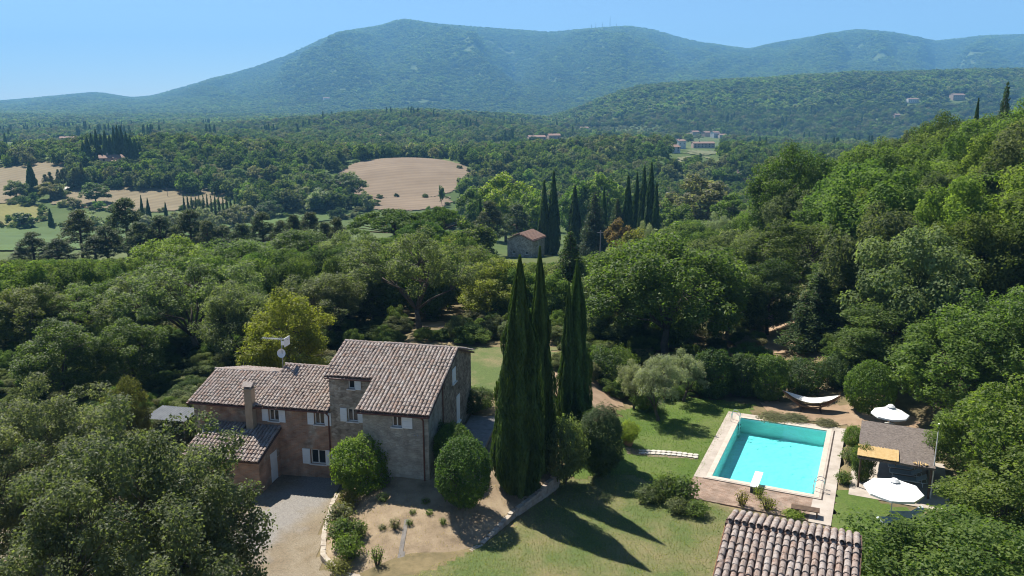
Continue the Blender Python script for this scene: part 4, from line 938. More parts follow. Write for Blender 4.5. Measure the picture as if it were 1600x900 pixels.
M['canvas'] = noise_mat('white_canvas', [(.68,.68,.68),(.77,.77,.76)], 1.2, .85, .1, 8)
def parasol(loc, rad, top, label, tilt=(0, 0), rz=.3):
    e = thing('parasol', label, 'parasol', loc, rz, 'white garden parasols'); n = 8
    V = [(0, 0, top)]; Q = []; Tt = []
    for ring, (f_, dz) in enumerate(((.5, -.34), (1.0, -.62))):
        for k in range(n * 2):
            a_ = 2 * math.pi * k / (2 * n); sc_ = 1 if k % 2 == 0 else (.965 if ring == 0 else .925)
            V.append((rad * f_ * sc_ * math.cos(a_), rad * f_ * sc_ * math.sin(a_), top + dz * (1 if k % 2 == 0 else 1.03)))
    m_ = 2 * n
    Tt = [(0, 1 + k, 1 + (k + 1) % m_) for k in range(m_)]; Q = [(1 + k, 1 + m_ + k, 1 + m_ + (k + 1) % m_, 1 + (k + 1) % m_) for k in range(m_)]
    b0 = len(V)
    for k in range(m_): x_, y_, z_ = V[1 + m_ + k]; V.append((x_ * 1.005, y_ * 1.005, z_ - .12))
    Q += [(1 + m_ + k, b0 + k, b0 + (k + 1) % m_, 1 + m_ + (k + 1) % m_) for k in range(m_)]
    cn = link('canopy', mesh_np('canopy', V, Q, Tt), M['canvas'], e)
    MB().lathe([(0, top + .1), (.16, top + .06), (.3, top - .07)], 12).build('vent_cap', M['canvas'], cn)
    for k in range(n):
        a_ = 2 * math.pi * k / n; MB().beam((0, 0, top - .05), (rad * .98 * math.cos(a_), rad * .98 * math.sin(a_), top - .65), .025, .025).build('rib', M['grey_wood'], cn)
    MB().tube([(0, 0, 0), (0, 0, top + .12)], .03, 8).build('pole', M['white_metal'], e)
    MB().lathe([(0, .10), (.12, .10), (.3, .06), (.32, 0)], 14).build('base', M['grey_metal'], e)
parasol((22.3, 44.1, LAWN), 1.62, 2.55, 'large white parasol nearest the camera beside the loungers')
parasol((27.75, 56.6, LAWN), 1.3, 2.35, 'white parasol dappled with shade beyond the reed shelter', rz=.5)
M['sling'] = noise_mat('lounger_sling', [(.30,.36,.40),(.40,.47,.51)], 4, .8, .2, 30)
LG = None
def lounger(loc, rz, label):
    global LG
    e = thing('sun_lounger', label, 'sun lounger', loc, rz, 'blue-grey sun loungers')
    if LG is None:
        LG = []
        fr = MB()
        for y_ in (-.32, .32): fr.tube([(-.95, y_, .32), (.95, y_, .32)], .022, 6)
        for x_ in (-.95, .35, .95): fr.tube([(x_, -.32, .32), (x_, .32, .32)], .02, 6)
        LG.append(('frame', fr.mesh('frame'), M['white_metal'])); LG.append(('seat', MB().box((-.93, -.3, .335), (.33, .3, .35)).mesh('seat'), M['sling']))
        LG.append(('backrest', MB().obox((.62, 0, .52), (.84, 0, .54), (0, 1, 0), (-.54, 0, .84), .35, .31, .012).mesh('backrest'), M['sling']))
        for x_ in (-.8, .7):
            for y_ in (-.3, .3): LG.append(('leg', MB().tube([(x_, y_, 0), (x_, y_, .32)], .02, 6).mesh('leg'), M['white_metal']))
    for nm, me, m_ in LG: link(nm, me, m_, e)
LP = [(455, 497, 'farthest of the loungers stacked in the shelter shade'), (458, 533, 'second lounger from the reed roof edge in the shelter shade'), (470, 570, 'third lounger from the reed roof edge, in the shelter shade'), (500, 612, 'lounger closest to the near parasol, its back raised')]
for x_, y_, lab in LP:
    p_ = gp(1300 + x_ / 4.09, 600 + y_ / 4.09, LAWN + .35); lounger((p_[0], p_[1], LAWN + .06), POOL_ANG + .05, 'blue-grey ' + lab)
for u_, v_, lab in ((1398, 812, 'blue-grey lounger half hidden by leaves below the near parasol, left one'), (1418, 803, 'blue-grey lounger half hidden by leaves below the near parasol, right one')):
    p_ = gp(u_, v_, LAWN + .35); lounger((p_[0], p_[1], LAWN + .03), POOL_ANG + .4, lab)
p_ = gp(1396, 658, LAWN + .4)
tb = thing('garden_table', 'small white table under the far parasol', 'table', (28.0, 57.0, LAWN), .4)
MB().lathe([(0, .72), (.42, .72), (.42, .69), (0, .69)], 16).build('table_top', M['white_metal'], tb)
for k in range(4): a_ = k * 1.571 + .4; MB().tube([(.12 * math.cos(a_), .12 * math.sin(a_), .69), (.3 * math.cos(a_), .3 * math.sin(a_), 0)], .018, 6).build('leg', M['white_metal'], tb)
def chair(loc, rz, m_, label, name='garden_chair'):
    e = thing(name, label, 'chair', loc, rz)
    MB().box((-.27, -.27, .40), (.27, .27, .46)).build('seat', m_, e); MB().obox((0, .29, .72), (1, 0, 0), (0, .17, .985), (0, .985, -.17), .27, .28, .025).build('backrest', m_, e)
    for x_ in (-.24, .24):
        for y_ in (-.24, .24): MB().tube([(x_, y_, 0), (x_, y_, .41)], .02, 6).build('leg', m_, e)
    for x_ in (-.27, .27): MB().tube([(x_, -.24, .41), (x_, -.24, .64), (x_, .3, .66)], .018, 6).build('armrest', m_, e)
chair((27.3, 56.0, LAWN), 2.4, M['white_metal'], 'white garden chair under the far parasol')
chair(tuple(gp(972, 615, LAWN)[:2]) + (LAWN + .02,), 2.9, M['white_metal'], 'pale cushioned garden chair behind the olive tree')
chair(tuple(gp(950, 616, LAWN)[:2]) + (LAWN + .02,), -2.4, M['wood'], 'small wooden garden chair left of the pale one, behind the olive')
lp = thing('slim_pole', 'thin white pole standing among leaves right of the reed shelter', 'pole', (25.95, 46.7, LAWN))
MB().tube([(0, 0, -.2), (0, 0, 4.9)], [.045, .03], 8).build('shaft', M['white_metal'], lp); MB().lathe([(.0, 5.0), (.06, 4.97), (.07, 4.88), (.03, 4.86)], 10).build('cap', M['white_metal'], lp)

hmk = thing('hammock', 'white cotton hammock slung in a curved wooden cradle behind the pool', 'hammock', (23.85, 61.75, LAWN), math.radians(-15))
arc = lambda t: (t * 2.15, .32 + 1.12 * abs(t) ** 2.2)
for y_, tn in ((-.32, 0), (.32, 0)):
    mb = MB(); pts = [arc(-1 + 2 * k / 20) for k in range(21)]
    for p, q in zip(pts[:-1], pts[1:]): mb.beam((p[0], y_ * (1 - .75 * abs(p[0] / 2.15) ** 1.5), p[1]), (q[0], y_ * (1 - .75 * abs(q[0] / 2.15) ** 1.5), q[1]), .07, .11)
    mb.build('cradle_beam', M['wood'], hmk)
for x_ in (-.75, .75): MB().box((x_ - .06, -.7, 0), (x_ + .06, .7, .12)).build('foot', M['dark_wood'], hmk); MB().box((x_ - .05, -.3, .12), (x_ + .05, .3, .42)).build('block', M['dark_wood'], hmk)
V = []; Q = []; nx, ny = 26, 8
for i in range(nx + 1):
    t = -1 + 2 * i / nx
    for j in range(ny + 1):
        s_ = -1 + 2 * j / ny; wdt = .62 * (1 - .9 * abs(t) ** 3); V.append((t * 2.0, s_ * wdt, .62 + .78 * abs(t) ** 1.8 + .22 * s_ * s_ * (1 - t * t)))
for i in range(nx):
    for j in range(ny): a_ = i * (ny + 1) + j; Q.append((a_, a_ + ny + 1, a_ + ny + 2, a_ + 1))
M['cotton'] = noise_mat('cotton', [(.58,.57,.53),(.70,.69,.66)], 5, .9, .3, 40)
ho = link('net', mesh_np('net', V, Q, smooth=True), M['cotton'], hmk)
for sg in (-1, 1): MB().tube([(sg * 1.98, 0, 1.38), (sg * 2.14, 0, 1.44)], .02, 5).build('rope', M['cotton'], hmk)
cu = MB(); cu.lathe([(0, .1), (.22, .08), (.3, .0), (.22, -.08), (0, -.1)], 10); cu.build('cushion', M['canvas'], ho).location = (1.05, 0, .95)

# potted lemon, deck beside the gable, retaining wall, kerb
pp_ = gp(981, 700, LAWN)
pot = thing('potted_lemon', 'lime green citrus bush in a terracotta pot at the end of the stone path', 'plant', tuple(pp_))
MB().lathe([(.0, 0), (.26, 0), (.36, .55), (.41, .57), (.41, .64), (.35, .64), (.33, .58), (0, .58)], 16).build('pot', noise_mat('terracotta', [(.28,.13,.075),(.36,.18,.11)], 4, .85, .3, 20), pot)
c_ = link('crown', PROTO['wild_bush'][1], None, pot); c_.scale = (.47, .47, .5); c_.location = (0, 0, .5); c_.color = (.17, .21, .03, 1)
wd_ = thing('wooden_deck', 'dark weathered plank deck along the gable wall in leaf shade', 'deck', (-2.55, 52.6, 2.62), math.radians(-9))
me = MB().box((-.95, -.13, -.03), (.95, .13, .03)).mesh('plank'); me.materials.append(M['grey_wood'])
for k in range(27):
    o = link('plank', me, None, wd_); o.location = (rng.uniform(-.03, .03), -3.5 + k * .275, rng.uniform(-.006, .006))
for x_ in (-.98, .98): MB().box((x_ - .05, -3.65, -.2), (x_ + .05, 3.8, .05)).build('edge_beam', M['grey_wood'], wd_)
for x_ in (-.8, .8):
    for y_ in (-3.5, 0, 3.5): MB().box((x_ - .07, y_ - .07, -1.6), (x_ + .07, y_ + .07, -.03)).build('post', M['dark_wood'], wd_)
M['wall_stone'] = noise_mat('garden_stone', [(.24,.20,.16),(.36,.31,.25),(.43,.39,.33)], 2.5, .95, .7, 14)
def stone_run(name, pname, label, cat, pts, z0f, z1f, ln, courses):
    e = thing(name, label, cat, (pts[0][0], pts[0][1], 0)); o0 = np.array([pts[0][0], pts[0][1], 0])
    P = [np.array(p, float) for p in pts]; seg = [np.linalg.norm(b - a) for a, b in zip(P[:-1], P[1:])]; tot = sum(seg)
    def at(d):
        for a, b, l in zip(P[:-1], P[1:], seg):
            if d <= l: return a + (b - a) * d / l, (b - a) / l
            d -= l
        return P[-1], (P[-1] - P[-2]) / seg[-1]
    for c_ in range(courses):
        d = -.2 * c_
        while d < tot:
            l = ln * rng.uniform(.7, 1.3); m_, dr = at(max(0, d + l / 2)); nr = np.array([-dr[1], dr[0]])
            za, zb = z0f(*m_), z1f(*m_); h = (zb - za) / courses
            mb = MB(); mb.obox((m_[0] + nr[0] * rng.uniform(-.02, .02), m_[1] + nr[1] * rng.uniform(-.02, .02), za + h * (c_ + .5)), (dr[0], dr[1], rng.uniform(-.03, .03)), (nr[0], nr[1], 0), (0, 0, 1), l / 2 - .012, .14, h / 2 - .008)
            mb.v[-1] = mb.v[-1] + rng.uniform(-.018, .018, (8, 3)) - o0
            mb.build(pname, M['wall_stone'], e); d += l
stone_run('retaining_wall', 'stone', 'low curved stone retaining wall between the dry bank and the lawn', 'wall', [(-5.4, 38.75), (-3.75, 39.3), (-1.75, 41.4), (.05, 44.5), (1.82, 46.85), (2.8, 48.3)], lambda x, y: float(zt(x, y)) - .1, lambda x, y: float(terrace_z(x, y)) + .07, .62, 3)
stone_run('garden_kerb', 'kerb_stone', 'curved stone kerb between the gravel court and the dry bank', 'kerb', [(-11.3, 48.6), (-11.3, 47.2), (-11.05, 44), (-10.55, 41.2), (-9.25, 39.3), (-7.4, 38.6), (-5.45, 38.7)], lambda x, y: float(zt(x, y)) - .15, lambda x, y: float(terrace_z(x, y)) + .08, .5, 1)

# ------------------------------------------------------------------ garden plants
def B(kind, u, v, zb, hpx, wpx, col, name, label, cat='shrub', group=None, rz=None, dy=1.0):
    """a bush whose foot shows at image point (u, v)"""
    p = gp(u, v, zb); fw = p[1] * math.cos(PITCH) + (CAM_H - zb) * math.sin(PITCH)
    wd = wpx / F_PX * fw; h = hpx / F_PX * fw / math.cos(PITCH + .2) - .15 * wd
    return place(kind, name, label, cat, tuple(p), max(h, .25), wd, vary(col, .08), rz, group, dy, 'foliage')
def TC(kind, x, y, zg, vtop, wd, col, label, rz=None):
    h = CAM_H + y * ratio(vtop) - zg
    return place(kind, 'cypress_tree', label, 'tree', (x, y, zg - .1), h + .1, wd, vary(col, .06), rz)
TC('cypress_near', .45, 46.6, 1.55, 402, 2.65, 'cyp', 'tall broad cypress nearest the camera at the end of the retaining wall')
TC('cypress_near', 1.7, 49.2, 1.5, 388, 1.8, 'cyp', 'tallest cypress, close behind the nearest one')
TC('cypress_near', 4.4, 54.2, 1.5, 408, 2.15, 'cyp', 'slender cypress to the right of the tall pair')
TC('cypress_slim', 3.8, 53.4, 1.5, 442, 1.15, 'cyp', 'shorter thin cypress tucked left of the slender one')
B('laurel_bush', 566, 772, .9, 100, 88, (.10,.15,.022), 'laurel_bush', 'bright leafy laurel bush against the tower foot by the gravel court')
B('clipped_egg', 724, 792, 1.75, 118, 86, (.052,.095,.02), 'clipped_bush', 'large egg-shaped clipped bush in front of the plaster wall')
B('clipped_egg', 709, 735, 2.3, 80, 64, (.085,.135,.022), 'clipped_bush', 'smaller rounded bush behind the egg-shaped one, at the gable corner')
B('laurel_bush', 690, 722, 2.3, 66, 42, 'dark', 'wall_shrub', 'dark shrub pressed against the foot of the gable wall')
B('wild_bush', 742, 642, 2.7, 42, 60, 'dark', 'wall_shrub', 'dark shrub at the back corner of the gable wall')
B('wild_bush', 882, 752, 1.2, 108, 68, 'grey', 'oleander_bush', 'grey-green oleander at the foot of the two cypress groups')
B('feathery_bush', 938, 740, 1.15, 112, 66, (.055,.085,.03), 'feathery_bush', 'tall feathery rounded bush right of the slender cypress')
B('wild_bush', 858, 672, 1.6, 60, 40, 'green', 'wall_shrub', 'leafy shrub showing between the two cypress groups')
B('wild_bush', 943, 600, 1.2, 62, 66, 'dark', 'hedge_bush', 'dark round bush left of the garden chairs')
B('wild_bush', 968, 598, 1.2, 60, 52, 'bright', 'hedge_bush', 'light green bush right behind the garden chairs')
B('wild_bush', 1010, 640, LAWN, 34, 44, 'green', 'hedge_bush', 'low bush under the left side of the olive')
B('column_bush', 1112, 619, LAWN, 76, 56, (.05,.09,.02), 'hedge_bush', 'tall clipped hedge bush right of the olive tree')
B('column_bush', 1160, 618, LAWN, 68, 50, 'dark', 'hedge_bush', 'dark clipped hedge bush, middle of the row behind the pool')
B('column_bush', 1200, 624, LAWN, 72, 52, (.075,.125,.024), 'hedge_bush', 'bright clipped hedge bush left of the hammock')
B('wild_bush', 1250, 615, LAWN, 62, 74, 'dark', 'hedge_bush', 'loose dark bush directly behind the hammock')
B('wild_bush', 1310, 606, LAWN + .3, 62, 66, 'dark', 'hedge_bush', 'loose dark bush between the hammock and the clipped ball')
B('clipped_ball', 1357, 648, LAWN, 90, 78, (.072,.12,.02), 'clipped_bush', 'round clipped ball bush beside the far parasol')
for u_, v_, h_, w_, lab in ((1028, 658, 108, 92, 'silvery olive tree on the pool lawn, front one with a visible trunk'), (1068, 628, 84, 74, 'silvery olive tree behind and right of the front olive'), (990, 640, 80, 62, 'silvery olive tree on the left of the olive group')):
    p_ = gp(u_, v_, LAWN); fw = p_[1] * .975 + 5.3
    place('olive', 'olive_tree', lab, 'tree', tuple(p_), h_ / F_PX * fw * 1.03, w_ / F_PX * fw, vary('olive', .05))
for u_, v_, h_, w_, k_, c_, lab in ((1012, 784, 30, 40, 'rose_bush', 'grey', 'low rose bush on the left of the rose bed in the lawn'), (1040, 782, 46, 44, 'rose_bush', 'oak', 'tallest rose bush in the lawn bed'), (1066, 785, 46, 48, 'rose_bush', 'oak', 'broad rose bush beside the pool paving corner'), (1058, 802, 28, 34, 'rose_bush', 'grey', 'small rose bush at the near edge of the lawn bed'), (1088, 806, 28, 38, 'rose_bush', 'green', 'bright low rose bush nearest the outbuilding roof'),
    (1160, 792, 30, 22, 'leggy_rose', 'yellow', 'leggy yellowish rose by the left end of the paving'), (1186, 780, 24, 20, 'leggy_rose', 'lime', 'white-flowering rose at the foot of the diving board'), (1200, 798, 26, 30, 'leggy_rose', 'yellow', 'sparse rose between the diving board and the roof ridge'), (1240, 808, 16, 32, 'rose_bush', 'lime', 'low lime green plant left of the bench'),
    (1346, 752, 62, 34, 'wild_bush', 'oak', 'climbing shrub at the near left post of the reed shelter'), (1334, 702, 40, 34, 'wild_bush', 'green', 'shrub along the left side of the reed shelter'), (1328, 722, 26, 30, 'rose_bush', 'grey', 'greyish rose bush between the pool deck and the shelter'), (1318, 755, 22, 26, 'rose_bush', 'green', 'small shrub at the corner of the side lawn by the deck'),
    (1208, 654, 12, 46, 'rose_bush', 'dusty', 'dry low plants left of the hammock along the pool deck'), (1243, 656, 12, 40, 'rose_bush', 'dusty', 'dry low plants in front of the hammock along the pool deck'), (1290, 664, 12, 34, 'rose_bush', 'dusty', 'dry low plants right of the hammock along the pool deck')):
    B(k_, u_, v_, LAWN, h_, w_, c_, 'rose_bush' if 'rose' in lab else 'garden_shrub', lab)
for u_, v_, h_, w_, k_, c_, lab in ((532, 822, 40, 44, 'rose_bush', 'dusty', 'grey-green lavender clump at the top of the kerb planting'), (536, 850, 44, 46, 'rose_bush', 'oak', 'leafy shrub in the middle of the kerb planting'), (546, 872, 42, 44, 'rose_bush', 'bright', 'bright shrub near the bottom of the kerb planting'), (530, 892, 22, 40, 'rose_bush', 'yellow', 'yellowing plant at the bottom corner of the kerb planting'), (543, 795, 34, 34, 'rose_bush', 'yellow', 'tall yellow grass clump beside the laurel bush'), (589, 882, 34, 24, 'leggy_rose', 'green', 'leggy young shrub near the front of the dry bank'), (560, 840, 30, 30, 'rose_bush', 'oak', 'small dark shrub right of the kerb planting'),
    (599, 783, 16, 20, 'low_tuft', 'green', 'green tuft in the house shadow on the bank'), (665, 788, 12, 14, 'low_tuft', 'bright', 'bright tuft highest on the dry bank beside the egg-shaped bush'), (645, 804, 10, 12, 'low_tuft', 'bright', 'left one of two tufts in the middle of the dry bank'), (671, 805, 11, 13, 'low_tuft', 'bright', 'right one of two tufts in the middle of the dry bank'), (640, 821, 12, 12, 'low_tuft', 'green', 'tuft beside the worn strip on the dry bank'), (692, 820, 13, 12, 'low_tuft', 'green', 'tuft nearest the retaining wall on the dry bank'), (617, 826, 20, 18, 'low_tuft', 'dusty', 'dry grey tuft left of the worn strip on the bank'), (597, 827, 9, 14, 'low_tuft', 'dusty', 'low dry tuft left of the dry grey tuft on the bank')):
    p0 = gp(u_, v_, 1.0); zz = float(terrace_z(p0[0], p0[1])); p0 = gp(u_, v_, zz); zz = float(terrace_z(p0[0], p0[1]))
    B(k_, u_, v_, zz, h_, w_, c_, 'garden_shrub', lab)
patch('worn_strip', [tuple(gp(u_, v_, z_)[:2]) for u_, v_, z_ in ((617, 893, .75), (622, 868, 1.0), (627, 835, 1.3), (632, 806, 1.7), (638, 806, 1.7), (634, 835, 1.3), (630, 868, 1.0), (626, 893, .75))], .12, noise_mat('worn_soil', [(.13,.12,.11),(.2,.18,.16)], 3, .95, .5, 14), .03, zf=terrace_z, rough_edge=.1)

# ------------------------------------------------------------------ trees
TREES = [
 # kind, u, vtop, Y, width px, colour, label
 ('front_tree', 180, 630, 31.5, 470, (.088,.106,.05), 'big leafy tree in the bottom left foreground, branches reaching over the gravel'),
 ('front_tree', 40, 590, 41, 330, 'dusty', 'dusty brownish tree at the left edge behind the big foreground tree'),
 ('dense_tree', 168, 584, 52, 80, (.105,.115,.03), 'small yellowish tree poking up behind the foreground tree'),
 ('oak_b', 1552, 815, 32.5, 390, 'green', 'leafy tree in the bottom right corner, below the near parasol'),
 ('oak_a', 1665, 590, 43, 300, 'bright', 'light green tree at the right edge beside the thin white pole'),
 ('dense_tree', 1650, 700, 39, 260, 'bright', 'bright leafy tree low on the right edge, in front of the reed shelter end'),
 ('dense_tree', 1572, 640, 49, 170, 'green', 'leafy tree touching the right end of the reed shelter'),
 ('oak_c', 1535, 490, 57, 240, 'green', 'tall leafy tree behind the reed shelter and far parasol'),
 ('oak_a', 1610, 440, 58, 260, 'oak', 'tall tree at the right edge, halfway up the picture'),
 ('dense_tree', 1420, 470, 66, 200, 'oak', 'dense tree rising behind the clipped ball bush'),
 ('conifer_near', 1292, 425, 76, 118, 'dark', 'dark conifer with drooping branches behind the hammock'),
 ('oak_c', 1365, 385, 80, 190, 'green', 'rounded tree right of the dark conifer'),
 ('oak_b', 1545, 345, 74, 250, 'green', 'broad tree on the right slope above the tall leafy trees'),
 ('oak_a', 1455, 330, 86, 210, 'bright', 'bright broad tree in the middle of the right slope'),
 ('oak_c', 1245, 335, 92, 190, 'oak', 'wide tree above the bare earth track'),
 ('dense_tree', 1216, 400, 84, 110, 'dark', 'dark ivy-clad tree beside the bare earth track'),
 ('oak_b', 1340, 290, 100, 200, 'green', 'broad tree left of centre on the right slope'),
 ('oak_a', 1610, 250, 88, 240, 'green', 'large tree on the right slope at the picture edge'),
 ('oak_c', 1500, 235, 104, 200, 'bright', 'tall light tree high on the right slope'),
 ('oak_b', 1420, 262, 112, 180, 'green', 'leafy tree on the right slope behind the bright broad one'),
 ('dense_tree', 1232, 218, 118, 135, 'oak', 'dense dome-shaped tree at the left end of the right slope'),
 ('oak_c', 1310, 236, 124, 170, 'green', 'spreading tree right of the dense dome-shaped one'),
 ('oak_a', 1376, 213, 136, 150, 'oak', 'tree on the right slope skyline, left of the oval crown'),
 ('dense_tree', 1466, 170, 138, 100, 'oak', 'oval-crowned tree standing out on the right skyline'),
 ('oak_a', 1560, 168, 116, 170, 'green', 'tree near the top of the right slope below the dark conifer'),
 ('oak_b', 1620, 148, 122, 150, 'green', 'topmost leafy tree at the right picture edge'),
 ('conifer_near', 1562, 128, 150, 40, 'dark', 'dark pointed conifer on the skyline at far right'),
 ('cypress_mid', 1520, 156, 150, 14, 'cyp', 'thin cypress just left of the skyline conifer'),
 ('oak_a', 1052, 362, 75, 285, 'green', 'broad spreading oak behind the pool lawn, its limbs showing'),
 ('oak_c', 1150, 400, 84, 130, 'oak', 'leafy tree merging with the right side of the broad oak'),
 ('oak_b', 960, 420, 88, 130, 'oak', 'leafy tree between the slender cypress and the broad oak'),
 ('conifer_near', 893, 362, 92, 100, 'dark', 'dark cedar-like conifer rising behind the cypress pair'),
 ('dense_tree', 776, 400, 90, 130, (.15,.17,.03), 'yellow-green tree left of the tall cypress pair, below the stone cottage'),
 ('open_oak', 650, 358, 82, 205, 'grey', 'open grey-green oak with dark forked trunk behind the main roof'),
 ('oak_c', 556, 388, 92, 150, 'grey', 'grey-green oak to the left of the forked one'),
 ('oak_b', 502, 425, 84, 140, 'grey', 'dense grey-green oak behind the roof aerial'),
 ('dense_tree', 432, 446, 66, 150, (.17,.175,.026), 'yellow-green tree directly behind the farmhouse wing'),
 ('open_oak', 285, 400, 78, 225, 'grey', 'grey-green oak with leaning dark trunk left of the farmhouse'),
 ('oak_b', 205, 425, 80, 165, 'grey', 'dense oak to the left of the leaning trunk'),
 ('open_oak', 105, 440, 84, 170, 'bright', 'open airy tree with bare limbs on the left'),
 ('oak_c', 20, 440, 80, 140, (.09,.11,.025), 'yellowing tree at the left edge behind the dusty one'),
 ('oak_b', 360, 440, 72, 140, 'grey', 'grey-green tree between the leaning oak and the yellow-green one'),
 ('dense_tree', 60, 495, 66, 150, 'oak', 'rounded tree on the left below the open airy tree'),
 ('dense_tree', 175, 495, 68, 130, 'oak', 'rounded tree left of the leaning oak trunk'),
 ('oak_a', 250, 368, 118, 150, 'lime', 'lime green tree in the wood left of centre'),
 ('oak_b', 365, 372, 112, 150, 'green', 'mid-green tree right of the lime green one'),
 ('oak_c', 455, 352, 122, 150, 'oak', 'wide tree in the wood above the yellow-green tree'),
 ('oak_a', 540, 356, 118, 130, 'grey', 'grey-green tree left of the umbrella pines'),
 ('wood_b', 130, 425, 115, 110, 'yellow', 'yellow-tinged tree in the wood at left'),
 ('wood_c', 320, 412, 100, 110, 'oak', 'small oak in the wood above the leaning oak'),
 ('umbrella_pine', 612, 326, 150, 150, (.075,.125,.022), 'bright flat-topped umbrella pine, the widest of three'),
 ('umbrella_pine', 686, 322, 155, 84, (.075,.125,.022), 'bright umbrella pine right of the widest one'),
 ('umbrella_pine', 655, 344, 140, 90, (.065,.112,.02), 'umbrella pine in front of the other two'),
 ('wood_a', 735, 340, 140, 90, 'oak', 'dark green tree between the umbrella pines and the stone cottage'),
 ('wood_c', 700, 372, 120, 100, 'yellow', 'yellow-green tree below the umbrella pines'),
 ('pine_a', 30, 362, 165, 60, 'pine', 'dark pine at the left picture edge before the meadow'),
 ('pine_b', 72, 372, 158, 55, 'pine', 'dark pine second from the left edge'),
 ('pine_a', 108, 326, 172, 66, 'pine', 'tall dark pine rising in front of the left meadow'),
 ('pine_b', 150, 352, 165, 56, 'pine', 'dark pine between the two tallest pines on the left'),
 ('pine_a', 183, 308, 175, 74, 'pine', 'tallest dark pine on the left, against the stubble field'),
 ('pine_b', 240, 336, 170, 62, 'pine', 'dark pine right of the tallest pine'),
 ('pine_a', 285, 326, 168, 74, 'pine', 'bushy dark pine in front of the willow row'),
 ('pine_b', 338, 352, 165, 60, 'pine', 'dark pine in front of the round willow'),
 ('pine_a', 400, 330, 175, 60, 'pine', 'dark pine standing before the meadow near the centre left'),
 ('pine_b', 478, 330, 180, 52, 'pine', 'dark pine left of the stubble hill, above the wood'),
 ('pine_a', 520, 338, 165, 50, 'pine', 'dark pine just left of the umbrella pines'),
 ('pine_a', 765, 312, 200, 60, 'pine', 'dark pine on the left of the bright poplars'),
 ('pine_b', 806, 318, 228, 56, 'pine', 'dark pine just behind the stone cottage'),
 ('wood_b', 790, 268, 262, 84, 'lime', 'tall bright green poplar above the stone cottage'),
 ('wood_a', 835, 292, 250, 60, 'bright', 'bright poplar right of the tall one'),
 ('wood_b', 742, 290, 270, 60, 'green', 'green tree left of the tall bright poplar'),
 ('wood_c', 950, 268, 280, 80, 'bright', 'bright round tree behind the dark cypress rows'),
 ('wood_a', 905, 272, 285, 70, 'green', 'round tree left of the bright round one behind the cypresses'),
 ('cypress_mid', 851, 284, 205, 18, 'cyp', 'dark cypress right above the stone cottage, left one of a pair'),
 ('cypress_mid', 866, 270, 205, 20, 'cyp', 'dark cypress right above the stone cottage, right one of a pair'),
 ('cypress_mid', 900, 292, 200, 22, (.034,.062,.018), 'single cypress between the cottage pair and the blue-green conifer'),
 ('conifer_near', 932, 300, 188, 62, (.045,.066,.032), 'blue-green conifer among the dark cypresses'),
 ('cypress_mid', 946, 294, 200, 14, 'cyp', 'thin cypress tight beside the blue-green conifer'),
 ('conifer_near', 968, 310, 205, 50, 'dark', 'dark conifer left of the right-hand cypress group'),
 ('cypress_mid', 984, 276, 205, 20, 'cyp', 'leftmost cypress of the right-hand dark group'),
 ('cypress_mid', 998, 272, 210, 16, 'cyp', 'second cypress of the right-hand dark group'),
 ('cypress_mid', 1009, 262, 208, 18, 'cyp', 'third cypress of the right-hand dark group'),
 ('cypress_mid', 1020, 257, 206, 20, 'cyp', 'tallest cypress of the right-hand dark group'),
 ('cypress_mid', 1029, 288, 204, 16, 'cyp', 'short cypress at the right end of the dark group'),
 ('cypress_mid', 749, 308, 210, 12, 'cyp', 'lone thin cypress left of the stone cottage'),
 ('wood_b', 972, 340, 150, 48, 'rust', 'reddish-brown small tree below the cypress group'),
 ('wood_a', 1000, 352, 145, 60, 'yellow', 'yellowish tree above the broad oak'),
 ('olive', 1012, 344, 160, 42, 'silver', 'silvery olive in front of the right-hand cypress group'),
 ('olive', 1130, 330, 150, 60, 'silver', 'silvery olive on the open slope right of the cypresses'),
 ('olive', 1165, 345, 140, 44, 'silver', 'second silvery olive nearer the right slope'),
 ('wood_c', 1102, 272, 230, 120, 'dusty', 'large rounded tree right of the cypress group'),
 ('wood_a', 1060, 310, 215, 70, 'green', 'green tree between the cypress group and the large rounded tree'),
 ('wood_b', 1150, 300, 190, 60, 'green', 'green tree left of the dense dome-shaped tree'),
 ('wood_a', 1085, 345, 150, 100, 'bright', 'light tree just above the broad oak'),
 # valley floor and left hill
 ('cypress_mid', 36, 254, 430, 17, 'cyp', 'lone tall cypress at the left edge of the stubble field'),
 ('cypress_mid', 208, 306, 350, 7, 'cyp', 'left of two little cypresses below the lower stubble field'),
 ('cypress_mid', 218, 310, 350, 8, 'cyp', 'right of two little cypresses below the lower stubble field'),
 ('cypress_mid', 60, 326, 345, 8, 'cyp', 'small cypress beside the vineyard'),
 ('cypress_mid', 246, 316, 350, 7, 'cyp', 'tiny cypress right of the two little cypresses'),
 ('wood_a', 10, 280, 420, 38, 'oak', 'round dark tree at the left edge above the vineyard'),
 ('wood_b', 63, 284, 420, 40, 'yellow', 'round yellowish tree at the foot of the white road'),
 ('wood_c', 137, 284, 410, 50, 'oak', 'round dark tree standing in the lower stubble field'),
 ('wood_a', 142, 250, 500, 24, 'lime', 'lime tree at the top of the white road'),
 ('small_round', 18, 332, 345, 34, 'dark', 'dark round tree between the vineyard and the meadow'),
 ('willow', 205, 333, 345, 40, 'silver', 'pale willow left of the little cypresses'),
 ('willow', 120, 330, 345, 44, 'silver', 'pale willow behind the tall dark pines'),
 ('willow', 262, 330, 345, 36, 'dusty', 'willow just left of the dark conifer hedge'),
 ('willow', 362, 318, 350, 54, 'dusty', 'largest round willow beside the meadow'),
 ('willow', 302, 322, 345, 36, 'silver', 'pale willow in front of the conifer hedge'),
 ('willow', 322, 334, 340, 30, 'silver', 'small pale willow left of the largest round one'),
 ('willow', 412, 313, 380, 50, 'dark', 'dark round tree right of the largest willow'),
 ('willow', 494, 294, 400, 50, 'silver', 'pale willow left of the stubble hill'),
